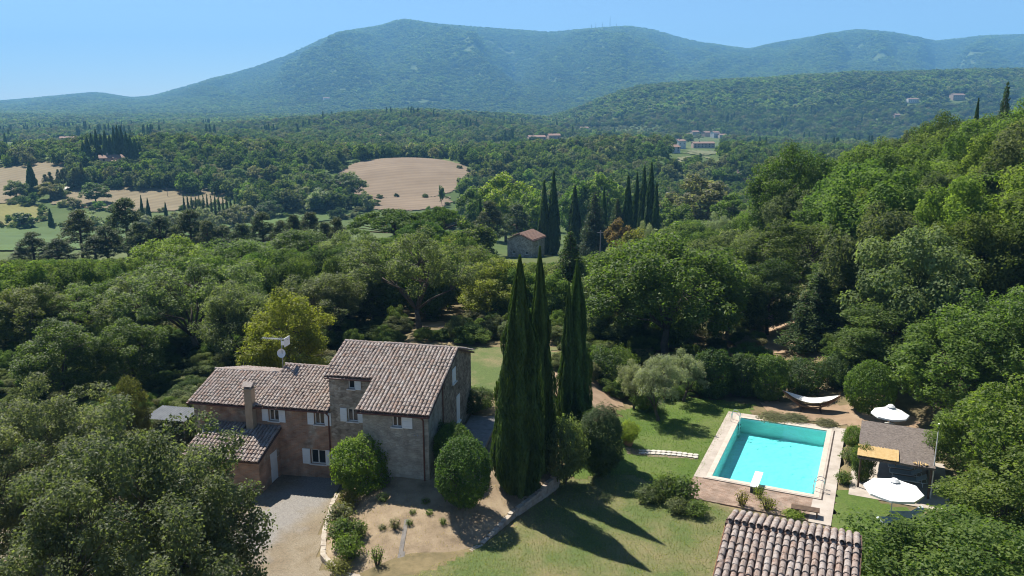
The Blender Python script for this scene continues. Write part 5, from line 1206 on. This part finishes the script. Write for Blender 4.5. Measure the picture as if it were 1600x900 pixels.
 ('willow', 466, 288, 420, 40, 'dusty', 'grey-green tree left of the pale willow by the hill'),
 ('small_round', 570, 302, 395, 20, 'silver', 'single small round tree at the foot of the stubble hill'),
 ('small_round', 688, 290, 420, 10, 'oak', 'tiny lone tree on the stubble hill'),
 ('wood_a', 540, 266, 440, 62, 'oak', 'dark grove tree at the left foot of the stubble hill'),
 ('wood_c', 500, 268, 455, 50, 'oak', 'dark tree left of the grove tree at the stubble hill'),
 ('wood_b', 215, 246, 505, 34, 'oak', 'broad tree right of the dark cypress cluster'),
 ('wood_c', 320, 256, 480, 44, 'dusty', 'round tree at the right end of the lower stubble field'),
 ('wood_a', 285, 250, 500, 40, 'green', 'round tree above the olive row'),
 ('wood_b', 360, 262, 470, 40, 'green', 'light tree right of the lower stubble field'),
 ('wood_c', 440, 258, 480, 50, 'oak', 'tree in the belt between the stubble hill and the olive row'),
]
for kd, u_, vt_, Y_, w_, c_, lab in TREES: T(kd, u_, vt_, Y_, w_, c_, lab)
ORD = ['leftmost', 'second', 'third', 'fourth', 'fifth', 'sixth', 'seventh', 'eighth', 'ninth', 'tenth', 'eleventh', 'twelfth', 'thirteenth', 'fourteenth']
def series(kind, pts, Y, w, col, labels, group):
    for k, ((u_, v_), lab) in enumerate(zip(pts, labels)): T(kind, u_, v_, Y + rng.uniform(-6, 6), w * rng.uniform(.85, 1.15), col, ORD[k] + (' ' if k == 0 else ' from the left, ') + lab, group)
cl = [(124, 222), (131, 214), (138, 208), (146, 203), (153, 210), (160, 205), (167, 212), (174, 200), (180, 196), (186, 199), (193, 206), (199, 212), (206, 217), (212, 222)]
series('cypress_mid', cl, 510, 12, 'cyp', ['dark cypress of the cluster round the red-roofed hill farm'] * len(cl), 'cypress cluster round the hill farm')
ol = [(138 + 14.0 * k, 277 + 1.1 * k + rng.uniform(-1, 1)) for k in range(13)]
series('small_round', ol, 455, 11, 'oak', ['small round tree in the row above the stubble field'] * 13, 'row of round trees above the stubble field')
hd = [(276 + 6.2 * k, 304 + .2 * k + rng.uniform(-2, 2)) for k in range(14)]
series('conifer_far', hd, 362, 9, 'dark', ['dark conifer in the close row behind the willows'] * 14, 'conifer hedge behind the willows')
rw = [(58, 272), (66, 268), (80, 264), (86, 264), (93, 266), (105, 262), (110, 262), (118, 254)]
series('pine_b', rw, 440, 12, 'pine', ['dark pine in the avenue along the white road'] * 8, 'avenue of pines along the white road')
px_ = [(14, 388), (52, 392), (132, 368), (206, 346), (262, 352), (312, 344), (368, 348), (432, 344), (452, 334), (502, 346)]
series('pine_b', px_, 168, 50, 'pine', ['smaller dark pine standing before the meadow'] * 10, 'small pines before the meadow')
c2_ = [(262 + 9.5 * k, 218 + .8 * k + rng.uniform(-2, 2)) for k in range(8)]
series('cypress_far', c2_, 700, 7, 'cyp', ['cypress in the line on the wooded hill'] * 8, 'cypress line on the wooded hill')
for u_, v_, lab in ((400, 222, 'cypress of the distant pair above the wooded belt, right one'), (393, 226, 'cypress of the distant pair above the wooded belt, left one')): T('cypress_far', u_, v_, 640, 7, 'cyp', lab)

# ------------------------------------------------------------------ cottages and far houses
M['far_roof'] = noise_mat('far_roof', [(.19,.115,.085),(.27,.175,.135)], 1.5, .9, .3, 6)
M['far_wall'] = noise_mat('far_wall', [(.33,.29,.24),(.42,.375,.31)], .5, .9, .2, 6)
M['far_wall_pink'] = noise_mat('far_wall_pink', [(.30,.22,.175),(.38,.285,.225)], .5, .9, .2, 6)
M['far_white'] = noise_mat('far_white', [(.5,.48,.45),(.6,.58,.55)], .5, .9, .2, 6)
M['cottage_stone'] = wall_mat('cottage_stone', ((.28,.24,.2), (.34,.3,.25)), (.32,.28,.24), [(.3,.27,.235), (.42,.38,.33), (.52,.475,.42), (.36,.31,.26)], 1.6)
M['shade_pane'] = M['glass']
def small_house(loc, rz, w_, d_, h_, rise, wall, label, name='farmhouse', cat='house', wins=(), roof='far_roof', group=None, pane=True):
    e = thing(name, label, cat, loc, rz, group)
    mb = MB(); a, b = w_ / 2, d_ / 2
    front = [(x0, x1, z0, z1) for f, x0, x1, z0, z1 in wins if f == 'front']; side = [(x0, x1, z0, z1) for f, x0, x1, z0, z1 in wins if f == 'side']
    gt = lambda x: h_ + rise * (1 - abs(x - a) / a)
    wall_face(mb, (-a, -b, 0), (1, 0, 0), (0, 1, 0), a * 2, -2.5, gt, front); wall_face(mb, (a, -b, 0), (0, 1, 0), (-1, 0, 0), d_, -2.5, h_, side)
    wall_face(mb, (a, b, 0), (-1, 0, 0), (0, -1, 0), a * 2, -2.5, gt); wall_face(mb, (-a, b, 0), (0, -1, 0), (1, 0, 0), d_, -2.5, h_)
    mb.build('wall', M[wall], e)
    r = MB(); o_ = .35; k_ = rise / a
    for sg in (-1, 1):
        r.add([(0, -b - o_, h_ + rise + .05), (0, b + o_, h_ + rise + .05), (sg * (a + o_), b + o_, h_ - k_ * o_ + .05), (sg * (a + o_), -b - o_, h_ - k_ * o_ + .05), (0, -b - o_, h_ + rise + .24), (0, b + o_, h_ + rise + .24), (sg * (a + o_), b + o_, h_ - k_ * o_ + .22), (sg * (a + o_), -b - o_, h_ - k_ * o_ + .22)], [(0,1,2,3),(4,5,6,7),(0,3,7,4),(1,5,6,2),(2,6,7,3)])
    ro = r.build('roof', M[roof], e)
    for f, x0, x1, z0, z1 in wins:
        P0, ex, inn = ((-a, -b, 0), (1, 0, 0), (0, 1, 0)) if f == 'front' else ((a, -b, 0), (0, 1, 0), (-1, 0, 0))
        if w_ < 8 and name == 'stone_cottage': window(e, P0, ex, inn, (x0, x1, z0, z1), None)
        else:
            p = np.array(P0, float) + np.array(ex) * (x0 + x1) / 2 + np.array([0, 0, (z0 + z1) / 2]) + np.array(inn) * .12
            MB().obox(p, ex, inn, (0, 0, 1), (x1 - x0) / 2, .02, (z1 - z0) / 2).build('window', M['glass'], e)
    return e, ro
cx_ = kx(822, 380) * 200; cz = CAM_H + 200 * ratio(394)
ct, ro = small_house((cx_, 200, cz), math.radians(-27), 6.8, 7.0, 3.5, 1.35, 'cottage_stone', 'small square stone cottage with red tiled roof among the trees', 'stone_cottage', 'house', (('side', 2.4, 3.6, 1.7, 3.0), ('front', 1.4, 2.1, .1, .9), ('front', 5.0, 5.7, .1, .9)))
for sg in (-1, 1):
    V = []; Q = []; A = []; c = 0; k_ = 1.35 / 3.4; sl = math.hypot(3.75, 3.75 * k_); d = np.array([sg * 1, 0, -k_]) / math.hypot(1, k_); nn = np.array([sg * k_, 0, 1]) / math.hypot(1, k_); ax = np.cross(-d, nn)
    for i in range(28):
        for j in range(9):
            P = np.array([0, -3.75 + i * .275, 5.28]) + d * (.5 + j * .42); V.append(P + TV[:, :1] * ax - TV[:, 1:2] * d + TV[:, 2:3] * nn); Q += [[k + c for k in q] for q in TQ]; c += len(TV); A.append(np.full(len(TV), rng.random()))
    link('tile_courses', mesh_np('tile_courses', np.concatenate(V), Q, attr={'tint': np.concatenate(A)}), M['far_roof'], ro, kind='stuff')
# wooden utility pole by the cottage
up = thing('utility_pole', 'grey utility pole right of the stone cottage', 'pole', (kx(938, 385) * 165, 165, float(zt(kx(938, 385) * 165, 165))))
MB().tube([(0, 0, -.5), (0, 0, 8.0)], [.14, .1], 8).build('shaft', M['grey_wood'], up); MB().box((-.7, -.06, 7.5), (.7, .06, 7.62)).build('crossarm', M['grey_wood'], up)
for u_, lab in ((250, 'thin pole in the left part of the lower stubble field'),):
    p_ = hit(262, 308, 200); q_ = thing('field_pole', 'thin pole standing in the lower stubble field', 'pole', tuple(p_)); MB().tube([(0, 0, -.3), (0, 0, 5)], .1, 6).build('shaft', M['grey_wood'], q_); MB().box((-.5, -.05, 4.6), (.5, .05, 4.7)).build('crossarm', M['grey_wood'], q_)
def wgrid(f, wd, h_, n, m_=2):
    out = []
    for j in range(m_):
        for i in range(n): x = wd * (i + .5) / n; z = .9 + j * (h_ - .6) / m_; out.append((f, x - .5, x + .5, z, z + 1.3))
    return tuple(out)
FAR = [ # u, v foot, distance from, w, d, h, rise, wall, rz, label
 (176, 258, 300, 8, 14, 4.5, 1.6, 'far_wall_pink', -62, 'red-roofed farmhouse half hidden in the dark cypress cluster'),
 (187, 262, 300, 7, 9, 3.2, 1.3, 'far_wall_pink', -40, 'low red-roofed barn in front of the cypress cluster farmhouse'),
 (106, 223, 500, 9, 14, 5, 1.6, 'far_wall_pink', -70, 'reddish farmhouse on the left hill beyond the stubble field'),
 (584, 220, 600, 9, 16, 5, 1.8, 'far_wall', -70, 'pale farmhouse above the stubble hill with a reddish roof'),
 (838, 222, 600, 10, 20, 6, 1.8, 'far_wall_pink', -75, 'pinkish house in the far valley, left one of two'),
 (865, 221, 600, 10, 14, 7, 1.8, 'far_wall_pink', -75, 'taller pinkish house in the far valley, right one of two'),
 (912, 206, 900, 9, 14, 6, 1.8, 'far_wall', -70, 'small pale house at the foot of the wooded ridge'),
 (1062, 232, 600, 8, 10, 8, 1.6, 'far_white', -60, 'tall white house front at the left of the distant hamlet'),
 (1051, 240, 600, 7, 8, 4, 1.4, 'far_white', -60, 'small white house lowest in the distant hamlet'),
 (1098, 231, 600, 8, 24, 5, 1.5, 'far_wall_pink', -82, 'long low pinkish house in the distant hamlet'),
 (1071, 215, 700, 9, 14, 5, 1.6, 'far_wall_pink', -70, 'pale house behind the hamlet conifer, left'),
 (1085, 212, 700, 9, 12, 6, 1.6, 'far_wall', -70, 'pale house at the upper left of the distant hamlet'),
 (1103, 213, 700, 9, 12, 6, 1.6, 'far_wall_pink', -60, 'pink house at the top of the distant hamlet'),
 (1117, 215, 700, 8, 12, 8, 1.6, 'far_white', -60, 'tall cream house in the middle of the distant hamlet'),
 (1128, 216, 700, 8, 12, 5, 1.6, 'far_wall', -75, 'low cream house at the right of the distant hamlet'),
 (1155, 283, 400, 8, 10, 4, 1.5, 'far_wall', -60, 'grey house peeping out left of the dense dome-shaped tree'),
 (1495, 155, 900, 12, 26, 8, 2.2, 'far_wall_pink', -78, 'large pinkish villa on the wooded ridge at far right'),
 (1425, 160, 900, 9, 22, 6, 1.8, 'far_white', -80, 'white terrace of houses left of the ridge villa'),
 (1400, 184, 800, 8, 12, 5, 1.8, 'far_wall_pink', -70, 'single red-roofed house below the ridge terrace'),
 (510, 157, 1500, 14, 24, 9, 2.5, 'far_white', -70, 'tiny white building at the foot of the mountain'),
]
for u_, v_, y0_, w_, d_, h_, ri_, wl_, rz_, lab in FAR:
    p_ = hit(u_, v_, y0_)
    while p_[1] < 380: p_ = p_ * 1.0 + np.array([p_[0] * .1, p_[1] * .1, 0]); p_[2] = zt(p_[0], p_[1])
    e, ro = small_house((p_[0], p_[1], p_[2]), math.radians(rz_), w_, d_, h_, ri_, wl_, lab, wins=wgrid('side', d_, h_, max(2, int(d_ / 4))))
    MB().box((-.5, -d_ * .2, h_ + ri_ * .5), (.3, -d_ * .2 + .9, h_ + ri_ + 1.3)).build('chimney', M['far_wall_pink'], ro)
    HOUSE_SPOTS = globals().setdefault('HOUSE_SPOTS', []); HOUSE_SPOTS.append((p_[0], p_[1], max(w_, d_)))
# transmission masts and the summit cross
def crest(u):
    ks = kx(u, 40); ys = np.linspace(4500, 7000, 900); i = np.argmax((zt(ks * ys, ys) - CAM_H) / ys); return ks * ys[i], ys[i], float(zt(ks * ys[i], ys[i]))
for u_, hh, lab in ((924, 46, 'shortest mast at the left of the summit mast group'), (931, 56, 'second mast from the left on the summit'), (941, 50, 'third mast from the left on the summit'), (953, 85, 'tallest transmission mast on the summit'), (963, 40, 'short mast at the right of the summit mast group')):
    x_, y_, z_ = crest(u_); e = thing('transmission_mast', lab, 'mast', (x_, y_, z_ - 2), 0, 'masts on the summit')
    mb = MB()
    for a_ in range(3):
        q0 = np.array([2.6 * math.cos(a_ * 2.094), 2.6 * math.sin(a_ * 2.094), 0]); q1 = q0 * .35 + np.array([0, 0, hh * .9]); mb.tube([q0, q1], [.9, .7], 4)
    for k in range(9):
        f_ = k / 9; r0_, r1_ = 2.6 * (1 - .65 * f_), 2.6 * (1 - .65 * (f_ + .11)); a_ = k % 3 * 2.094; b_ = a_ + 2.094
        mb.tube([(r0_ * math.cos(a_), r0_ * math.sin(a_), hh * .9 * f_), (r1_ * math.cos(b_), r1_ * math.sin(b_), hh * .9 * (f_ + .11))], .45, 4)
    mb.build('lattice', M['grey_metal'], e); mb = MB(); mb.tube([(0, 0, hh * .9), (0, 0, hh * 1.08)], .8, 5); mb.build('aerial', M['grey_metal'], e)
    mb = MB(); mb.lathe([(0, -1.6), (1.8, -1.2), (2.0, 0), (1.8, 1.2), (0, 1.6)], 8, (0, -1.6, hh * .62)); mb.build('drum', M['white_metal'], e)
x_, y_, z_ = crest(631); e = thing('summit_cross', 'slender cross on the highest mountain summit', 'cross', (x_, y_, z_ - 1))
MB().tube([(0, 0, -1), (0, 0, 24)], [1.1, .7], 4).build('upright', M['grey_metal'], e); MB().box((-6, -.7, 16), (6, .7, 17.6)).build('crossbar', M['grey_metal'], e)

# ------------------------------------------------------------------ woods that read as one mass
WOODC = bpy.data.collections.new('far_crowns')
def far_proto(name, mesh_fn):
    o = bpy.data.objects.new(name, mesh_fn); WOODC.objects.link(o)
def far_crown(n, L, kind, seed):
    C = envelope(60 if n > 3000 else 26 if n > 300 else 10, .42, .40, .52, .45, 4, -.9, .18); R = rng.uniform(.7, 1.3, len(C)) * (.115 if n > 3000 else .15 if n > 300 else .18)
    if kind == 'cyp':
        t = rng.random(n) ** 1.1; a = rng.uniform(0, 6.28, n); r = .17 * np.minimum(1, t / .1 + .4) * (1 - t ** 1.8) ** .8
        pos = np.stack([r * np.cos(a), r * np.sin(a), t * 1.5], 1); nor = np.stack([np.cos(a), np.sin(a), .2 + 0 * a], 1) + rdirs(n) * .3; tg = np.zeros((n, 3)) + (0, 0, 1.) + rdirs(n) * .2; tint = rng.random(n) * .6
    else: pos, nor, tg, tint = clump_leaves(C, R, n, L, L, .85, .6, .4, .5)
    pos[:, 2] = np.maximum(pos[:, 2], .02)
    me = leaf_mesh('crown', pos, nor, tg, L, L * .8, tint); me.materials.append(M['far_leaf']); return me
for k in range(4): far_proto(f'crown_near_{k}', far_crown(16000, .027, 'b', k))     # 0-3
for k in range(4): far_proto(f'crown_valley_{k}', far_crown(1300, .088, 'b', k))     # 4-7
for k in range(3): far_proto(f'crown_ridge_{k}', far_crown(130, .27, 'b', k))      # 8-10
far_proto('crown_slim', far_crown(200, .16, 'cyp', 0))                             # 11
NAMES = sorted(o.name for o in WOODC.objects); IX = {n: i for i, n in enumerate(NAMES)}
def scatter(name, label, P, scl, rot, pick, colr):
    me = bpy.data.meshes.new(name); n = len(P); me.vertices.add(n); me.vertices.foreach_set('co', np.asarray(P, np.float32).ravel())
    def at(nm, ty, dat, key): a = me.attributes.new(nm, ty, 'POINT'); a.data.foreach_set(key, np.asarray(dat).ravel())
    at('scl', 'FLOAT_VECTOR', np.asarray(scl, np.float32), 'vector'); at('rotz', 'FLOAT', np.asarray(rot, np.float32), 'value'); at('pick', 'INT', np.asarray(pick, np.int32), 'value'); at('icol', 'FLOAT_VECTOR', np.asarray(colr, np.float32), 'vector')
    o = bpy.data.objects.new(name, me); COL.objects.link(o); o['kind'] = 'stuff'; o['label'] = label; me.materials.append(M['far_leaf'])
    ng = bpy.data.node_groups.new(name, 'GeometryNodeTree'); ng.interface.new_socket('Geometry', in_out='INPUT', socket_type='NodeSocketGeometry'); ng.interface.new_socket('Geometry', in_out='OUTPUT', socket_type='NodeSocketGeometry')
    gi = ng.nodes.new('NodeGroupInput'); go = ng.nodes.new('NodeGroupOutput'); ip = ng.nodes.new('GeometryNodeInstanceOnPoints'); ci = ng.nodes.new('GeometryNodeCollectionInfo')
    ci.inputs['Collection'].default_value = WOODC; ci.inputs['Separate Children'].default_value = True; ci.inputs['Reset Children'].default_value = True
    def na(nm, ty): q = ng.nodes.new('GeometryNodeInputNamedAttribute'); q.data_type = ty; q.inputs['Name'].default_value = nm; return q
    s_ = na('scl', 'FLOAT_VECTOR'); r_ = na('rotz', 'FLOAT'); p_ = na('pick', 'INT'); cb = ng.nodes.new('ShaderNodeCombineXYZ')
    ng.links.new(gi.outputs[0], ip.inputs['Points']); ng.links.new(ci.outputs[0], ip.inputs['Instance']); ip.inputs['Pick Instance'].default_value = True
    ng.links.new(p_.outputs[0], ip.inputs['Instance Index']); ng.links.new(r_.outputs[0], cb.inputs[2]); ng.links.new(cb.outputs[0], ip.inputs['Rotation']); ng.links.new(s_.outputs[0], ip.inputs['Scale'])
    ng.links.new(ip.outputs[0], go.inputs[0])
    md = o.modifiers.new('scatter', 'NODES'); md.node_group = ng
    return o
CAN_U = np.array([-100, 0, 150, 350, 560, 720, 780, 862, 1000, 1060, 1150, 1200, 1300, 1450, 1600, 1700]); CAN_V = np.array([400, 398, 396, 388, 368, 352, 402, 402, 376, 335, 338, 300, 240, 185, 165, 165.])
FIELD_PX = [[(-60,262),(60,253),(118,254),(104,270),(78,296),(50,308),(-60,322)], [(76,320),(118,292),(240,294),(368,303),(352,320),(235,335),(150,328)], [(-60,318),(70,324),(78,346),(-60,358)], [(-60,356),(150,350),(330,343),(430,338),(506,324),(574,322),(562,340),(470,354),(340,376),(200,390),(-60,396)], [(508,268),(545,257),(590,253),(640,255),(692,269),(720,291),(706,330),(640,333),(580,331),(570,298)], [(90,300),(130,268),(140,272),(112,294)], [(1046,228),(1066,220),(1130,207),(1130,218),(1112,236),(1050,244)], [(795,358),(852,358),(852,386),(795,386)], [(545,205),(655,205),(650,222),(545,222)], [(300,163),(352,161),(354,175),(300,176)], [(205,163),(275,161),(278,173),(205,173)], [(1484,147),(1508,147),(1508,155),(1484,155)], [(1412,155),(1438,154),(1438,160),(1412,160)]]
FIELD_Y = [650, 520, 420, 390, 590, 560, 1500, 205, -1, -1, -1, 9e3, 9e3]
def proj(x, y, z):
    w_ = z - CAM_H; fw = y * math.cos(PITCH) - w_ * math.sin(PITCH); upv = y * math.sin(PITCH) + w_ * math.cos(PITCH)
    return 800 + F_PX * x / fw, 450 - F_PX * upv / fw
def rand_pts(n, y0, y1, kmax=.74):
    y = np.sqrt(rng.uniform(y0 ** 2, y1 ** 2, n)); k = rng.uniform(-kmax, kmax, n); return k * y, y
def off_fields(x, y, z, h):
    ok = np.ones(len(x), bool)
    for f_ in (.25, .6, 1.0):
        u, v = proj(x, y, z + h * f_)
        for poly, ym in zip(FIELD_PX, FIELD_Y): ok &= ~(in_poly(u, v, poly) & (y < ym))
    for hx, hy, hr in HOUSE_SPOTS: ok &= np.hypot(x - hx, y - hy) > hr * .55 + 4
    return ok
def cols(n, base, spread):
    pal = np.array([CC[b] for b in base]); c = pal[rng.integers(len(pal), size=n)]
    return c * rng.uniform(1 - spread, 1 + spread, (n, 1)) * rng.uniform(.92, 1.08, (n, 3))
# undergrowth and fill between the near trees
x, y = rand_pts(5600, 58, 340); z = zt(x, y)
h = np.where(x > 22 + .1 * y, rng.uniform(10, 15.5, len(x)), rng.uniform(6.5, 11.5, len(x))); u, v = proj(x, y, z)
can = np.interp(u, CAN_U, CAN_V) + 6; rr = np.array([ratio(q) for q in np.linspace(100, 900, 801)])
zmax = CAM_H + y * np.interp(can, np.linspace(100, 900, 801), rr)
h = np.minimum(h, zmax - z); h = np.where((y < 86) & (x < 6), np.minimum(h, rng.uniform(1.5, 3.4, len(h))), h)
ok = (h > 2.2) & off_fields(x, y, z, h)
ok &= ~((y < 66) & (x > -22)) & ~((y < 76) & (x > -14) & (x < 33)) & ~((y < 100) & (np.abs(x - 28 - (y - 80) * .3) < 5) & (y > 66)) & ~((np.abs(x + 8) < 3.5) & (y > 80) & (y < 95))
ok &= ~((x > -20) & (x < 4) & (y < 70))
keep = []; cell = {}
for i in np.where(ok)[0]:
    r_ = h[i] * .36; g_ = (int(x[i] // 5), int(y[i] // 5)); bad = False
    for dx in (-1, 0, 1):
        for dy in (-1, 0, 1):
            for j in cell.get((g_[0] + dx, g_[1] + dy), ()):
                if math.hypot(x[i] - x[j], y[i] - y[j]) < r_ + .5: bad = True
    if not bad: cell.setdefault(g_, []).append(i); keep.append(i)
i = np.array(keep); wdt = h[i] * rng.uniform(.75, 1.1, len(i))
scatter('woodland', 'mixed green wood filling the slope behind the farmhouse', np.stack([x[i], y[i], z[i] - .2], 1), np.stack([wdt, wdt, h[i]], 1), rng.uniform(0, 6.28, len(i)), [IX[f'crown_near_{q}'] for q in rng.integers(4, size=len(i))], cols(len(i), ['oak', 'green', 'grey', 'oak', 'dark', 'green', 'green', 'bright', 'grey'], .22))
# low scrub under the near trees
x = np.concatenate([rng.uniform(-62, -15, 620), rng.uniform(4, 50, 420), rng.uniform(-15, 4, 90)]); y = np.concatenate([rng.uniform(55, 92, 620), rng.uniform(64.5, 90, 420), rng.uniform(75, 92, 90)])
ok = ~((np.abs(x - 28 - (y - 80) * .3) < 3.2)) & ~((x > -22) & (y < 64)) & ~((np.abs(x + 8) < 3.5) & (y > 82))
x, y = x[ok], y[ok]; n = len(x); h = rng.uniform(.7, 2.3, n); wdt = h * rng.uniform(1.1, 2.0, n)
scatter('undergrowth', 'low scrub and brambles under the trees round the garden', np.stack([x, y, zt(x, y) - .15], 1), np.stack([wdt, wdt, h], 1), rng.uniform(0, 6.28, n), [IX[f'crown_near_{q}'] for q in rng.integers(4, size=n)], cols(n, ['oak', 'green', 'dark', 'grey', 'dusty'], .25))
# valley woods
x, y = rand_pts(5200, 330, 760); z = zt(x, y); h = rng.uniform(6, 12.5, len(x))
ok = off_fields(x, y, z, h) & (fbm(x / 60, y / 60, 3) > -.62)
ok &= ~(((x + 66) / 42) ** 2 + ((y - 507) / 69) ** 2 < 1)
u, v = proj(x, y, z + h); ok &= ~((u < 380) & (v > 345)) & ~((u < 575) & (y < 395))
i = np.where(ok)[0]; n = len(i); wdt = h[i] * rng.uniform(.8, 1.25, n); pk = rng.integers(4, size=n)
scatter('valley_wood', 'mixed wood covering the valley floor and low hills', np.stack([x[i], y[i], z[i] - .3], 1), np.stack([wdt, wdt, h[i]], 1), rng.uniform(0, 6.28, n), [IX[f'crown_valley_{q}'] for q in pk], cols(n, ['oak', 'green', 'grey', 'bright', 'dark', 'oak', 'dusty'], .3))
# hedges and scrub along the field margins
hp = []
for fi, poly in enumerate(FIELDS[:6]):
    for (xa, ya), (xb, yb) in zip(poly, poly[1:] + poly[:1]):
        L_ = math.hypot(xb - xa, yb - ya); n_ = int(L_ / 2.2)
        for t_ in rng.random(n_ if fi < 4 else n_ // 4): hp.append((xa + (xb - xa) * t_ + rng.normal(0, 1.6), ya + (yb - ya) * t_ + rng.normal(0, 2.2)))
hp = np.array(hp); hp = hp[fbm(hp[:, 0] / 14, hp[:, 1] / 14, 2) > -.25]; n = len(hp); h = rng.uniform(.8, 3.4, n) * np.where(rng.random(n) < .15, 1.9, 1); wdt = h * rng.uniform(1.0, 1.9, n)
scatter('field_hedges', 'scrubby hedges along the margins of the valley fields', np.stack([hp[:, 0], hp[:, 1], zt(hp[:, 0], hp[:, 1]) - .2], 1), np.stack([wdt, wdt, h], 1), rng.uniform(0, 6.28, n), [IX[f'crown_valley_{q}'] for q in rng.integers(4, size=n)], cols(n, ['oak', 'dusty', 'dark', 'green'], .3))
# far hills
x, y = rand_pts(17000, 740, 1560); z = zt(x, y); h = rng.uniform(5, 12, len(x))
opn = fbm(x / 170 + 9, y / 170, 4); ok = off_fields(x, y, z, h)
grove = (opn < -.12) & (y < 1400); h = np.where(grove, rng.uniform(3, 5, len(x)), h)
ok &= (opn > -.42) | (rng.random(len(x)) < .2)
i = np.where(ok)[0]; n = len(i); wdt = h[i] * rng.uniform(.9, 1.4, n); slim = (rng.random(n) < .25) & (fbm(x[i] / 38, y[i] / 38, 2) > .40)
cc = cols(n, ['oak', 'green', 'grey', 'dark', 'dusty', 'bright'], .3); cc[grove[i]] = cols(int(grove[i].sum()), ['silver', 'dusty'], .15); cc[slim] = CC['cyp']
pk = np.array([IX[f'crown_valley_{q}'] for q in rng.integers(4, size=n)]); pk[slim] = IX['crown_slim']; hh = np.where(slim, 11, h[i])
wdt = np.where(slim, 11, wdt)
scatter('hill_wood', 'wood and olive groves over the far low hills', np.stack([x[i], y[i], z[i] - .4], 1), np.stack([wdt, wdt, hh], 1), rng.uniform(0, 6.28, n), pk, cc)
x, y = rand_pts(30000, 1540, 2900); z = zt(x, y); h = rng.uniform(8, 15, len(x)); ok = off_fields(x, y, z, h)
i = np.where(ok)[0]; n = len(i); wdt = h[i] * rng.uniform(1.0, 1.5, n)
scatter('ridge_wood', 'dense wood on the middle ridge', np.stack([x[i], y[i], z[i] - .8], 1), np.stack([wdt, wdt, h[i]], 1), rng.uniform(0, 6.28, n), [IX[f'crown_ridge_{q}'] for q in rng.integers(3, size=n)], cols(n, ['oak', 'green', 'dark', 'green', 'grey'], .2) * (1 + .5 * fbm(x[i] / 120, y[i] / 160, 3))[:, None])
x, y = rand_pts(78000, 2850, 6500); z = zt(x, y); h = rng.uniform(9, 17, len(x)) * (1 + (y - 2850) / 9000); bare = fbm(x / 300 + 30, y / 260, 4) < -.44
ok = ~bare & off_fields(x, y, z, h)
i = np.where(ok)[0]; n = len(i); wdt = h[i] * rng.uniform(1.4, 2.1, n)
scatter('mountain_wood', 'continuous forest covering the mountain', np.stack([x[i], y[i], z[i] - 1.5], 1), np.stack([wdt, wdt, h[i]], 1), rng.uniform(0, 6.28, n), [IX[f'crown_ridge_{q}'] for q in rng.integers(3, size=n)], cols(n, ['oak', 'green', 'oak'], .12) * (1 + .5 * fbm(x[i] / 260, y[i] / 320, 3))[:, None])

# dry grass blades on the lawns and bank
def blades(name, label, poly, n, L, W, col, zf, hole=None):
    P = np.array(poly); x0, y0 = P.min(0); x1, y1 = P.max(0); x = rng.uniform(x0, x1, n); y = rng.uniform(y0, y1, n); ok = in_poly(x, y, poly)
    if hole is not None: ok &= ~hole(x, y)
    x, y = x[ok], y[ok]; n = len(x); pos = np.stack([x, y, zf(x, y) + L * .45], 1)
    me = leaf_mesh(name, pos, rdirs(n) * (1, 1, .25), np.stack([rng.normal(0, .4, n), rng.normal(0, .4, n), np.ones(n)], 1), L, W, rng.random(n)); me.materials.append(M['leaf'])
    o = link(name, me, None, kind='stuff', label=label); o.color = (*col, 1)
blades('lawn_grass', 'short dry grass on the front lawn', [(-6, 36), (20, 36), (18, 42), (12, 46), (11.6, 49.6), (7.8, 51), (3.4, 49.4), (2.2, 47), (.2, 44.4), (-2.2, 41), (-5, 38.6)], 26000, .09, .03, (.16, .17, .055), lambda a, b: zt(a, b) + .03, in_deck)
blades('pool_lawn_grass', 'short green grass on the pool lawn', [(3.2, 49.5), (7, 50.2), (11.6, 48.2), (15.5, 53), (18.5, 61), (20, 63.2), (14, 64.5), (9.5, 62.2), (6.5, 57), (4, 53)], 20000, .08, .03, (.10, .165, .025), lambda a, b: zt(a, b) + .045, in_deck)
blades('bank_grass', 'thin dry grass on the bank in front of the farmhouse', TERR, 5000, .12, .02, (.24, .19, .10), terrace_z)

# ------------------------------------------------------------------ haze: even air over the whole valley
def haze():
    mb = MB(); mb.box((-9200, -420, float(GZ.min()) - 1.2), (9200, 8600, float(GZ.max()) + 90))
    o = mb.build('haze', None); o['kind'] = 'stuff'; o['label'] = 'thin blue summer haze over the valley'
    m = bpy.data.materials.new('haze'); m.use_nodes = True; t = m.node_tree
    for n in list(t.nodes):
        if n.type == 'BSDF_PRINCIPLED': t.nodes.remove(n)
    pv = t.nodes.new('ShaderNodeVolumePrincipled'); pv.inputs['Color'].default_value = (.24, .59, 1.0, 1); pv.inputs['Density'].default_value = 1.5e-4; pv.inputs['Anisotropy'].default_value = .0
    t.links.new(pv.outputs[0], t.nodes['Material Output'].inputs['Volume']); o.data.materials.append(m)
haze()
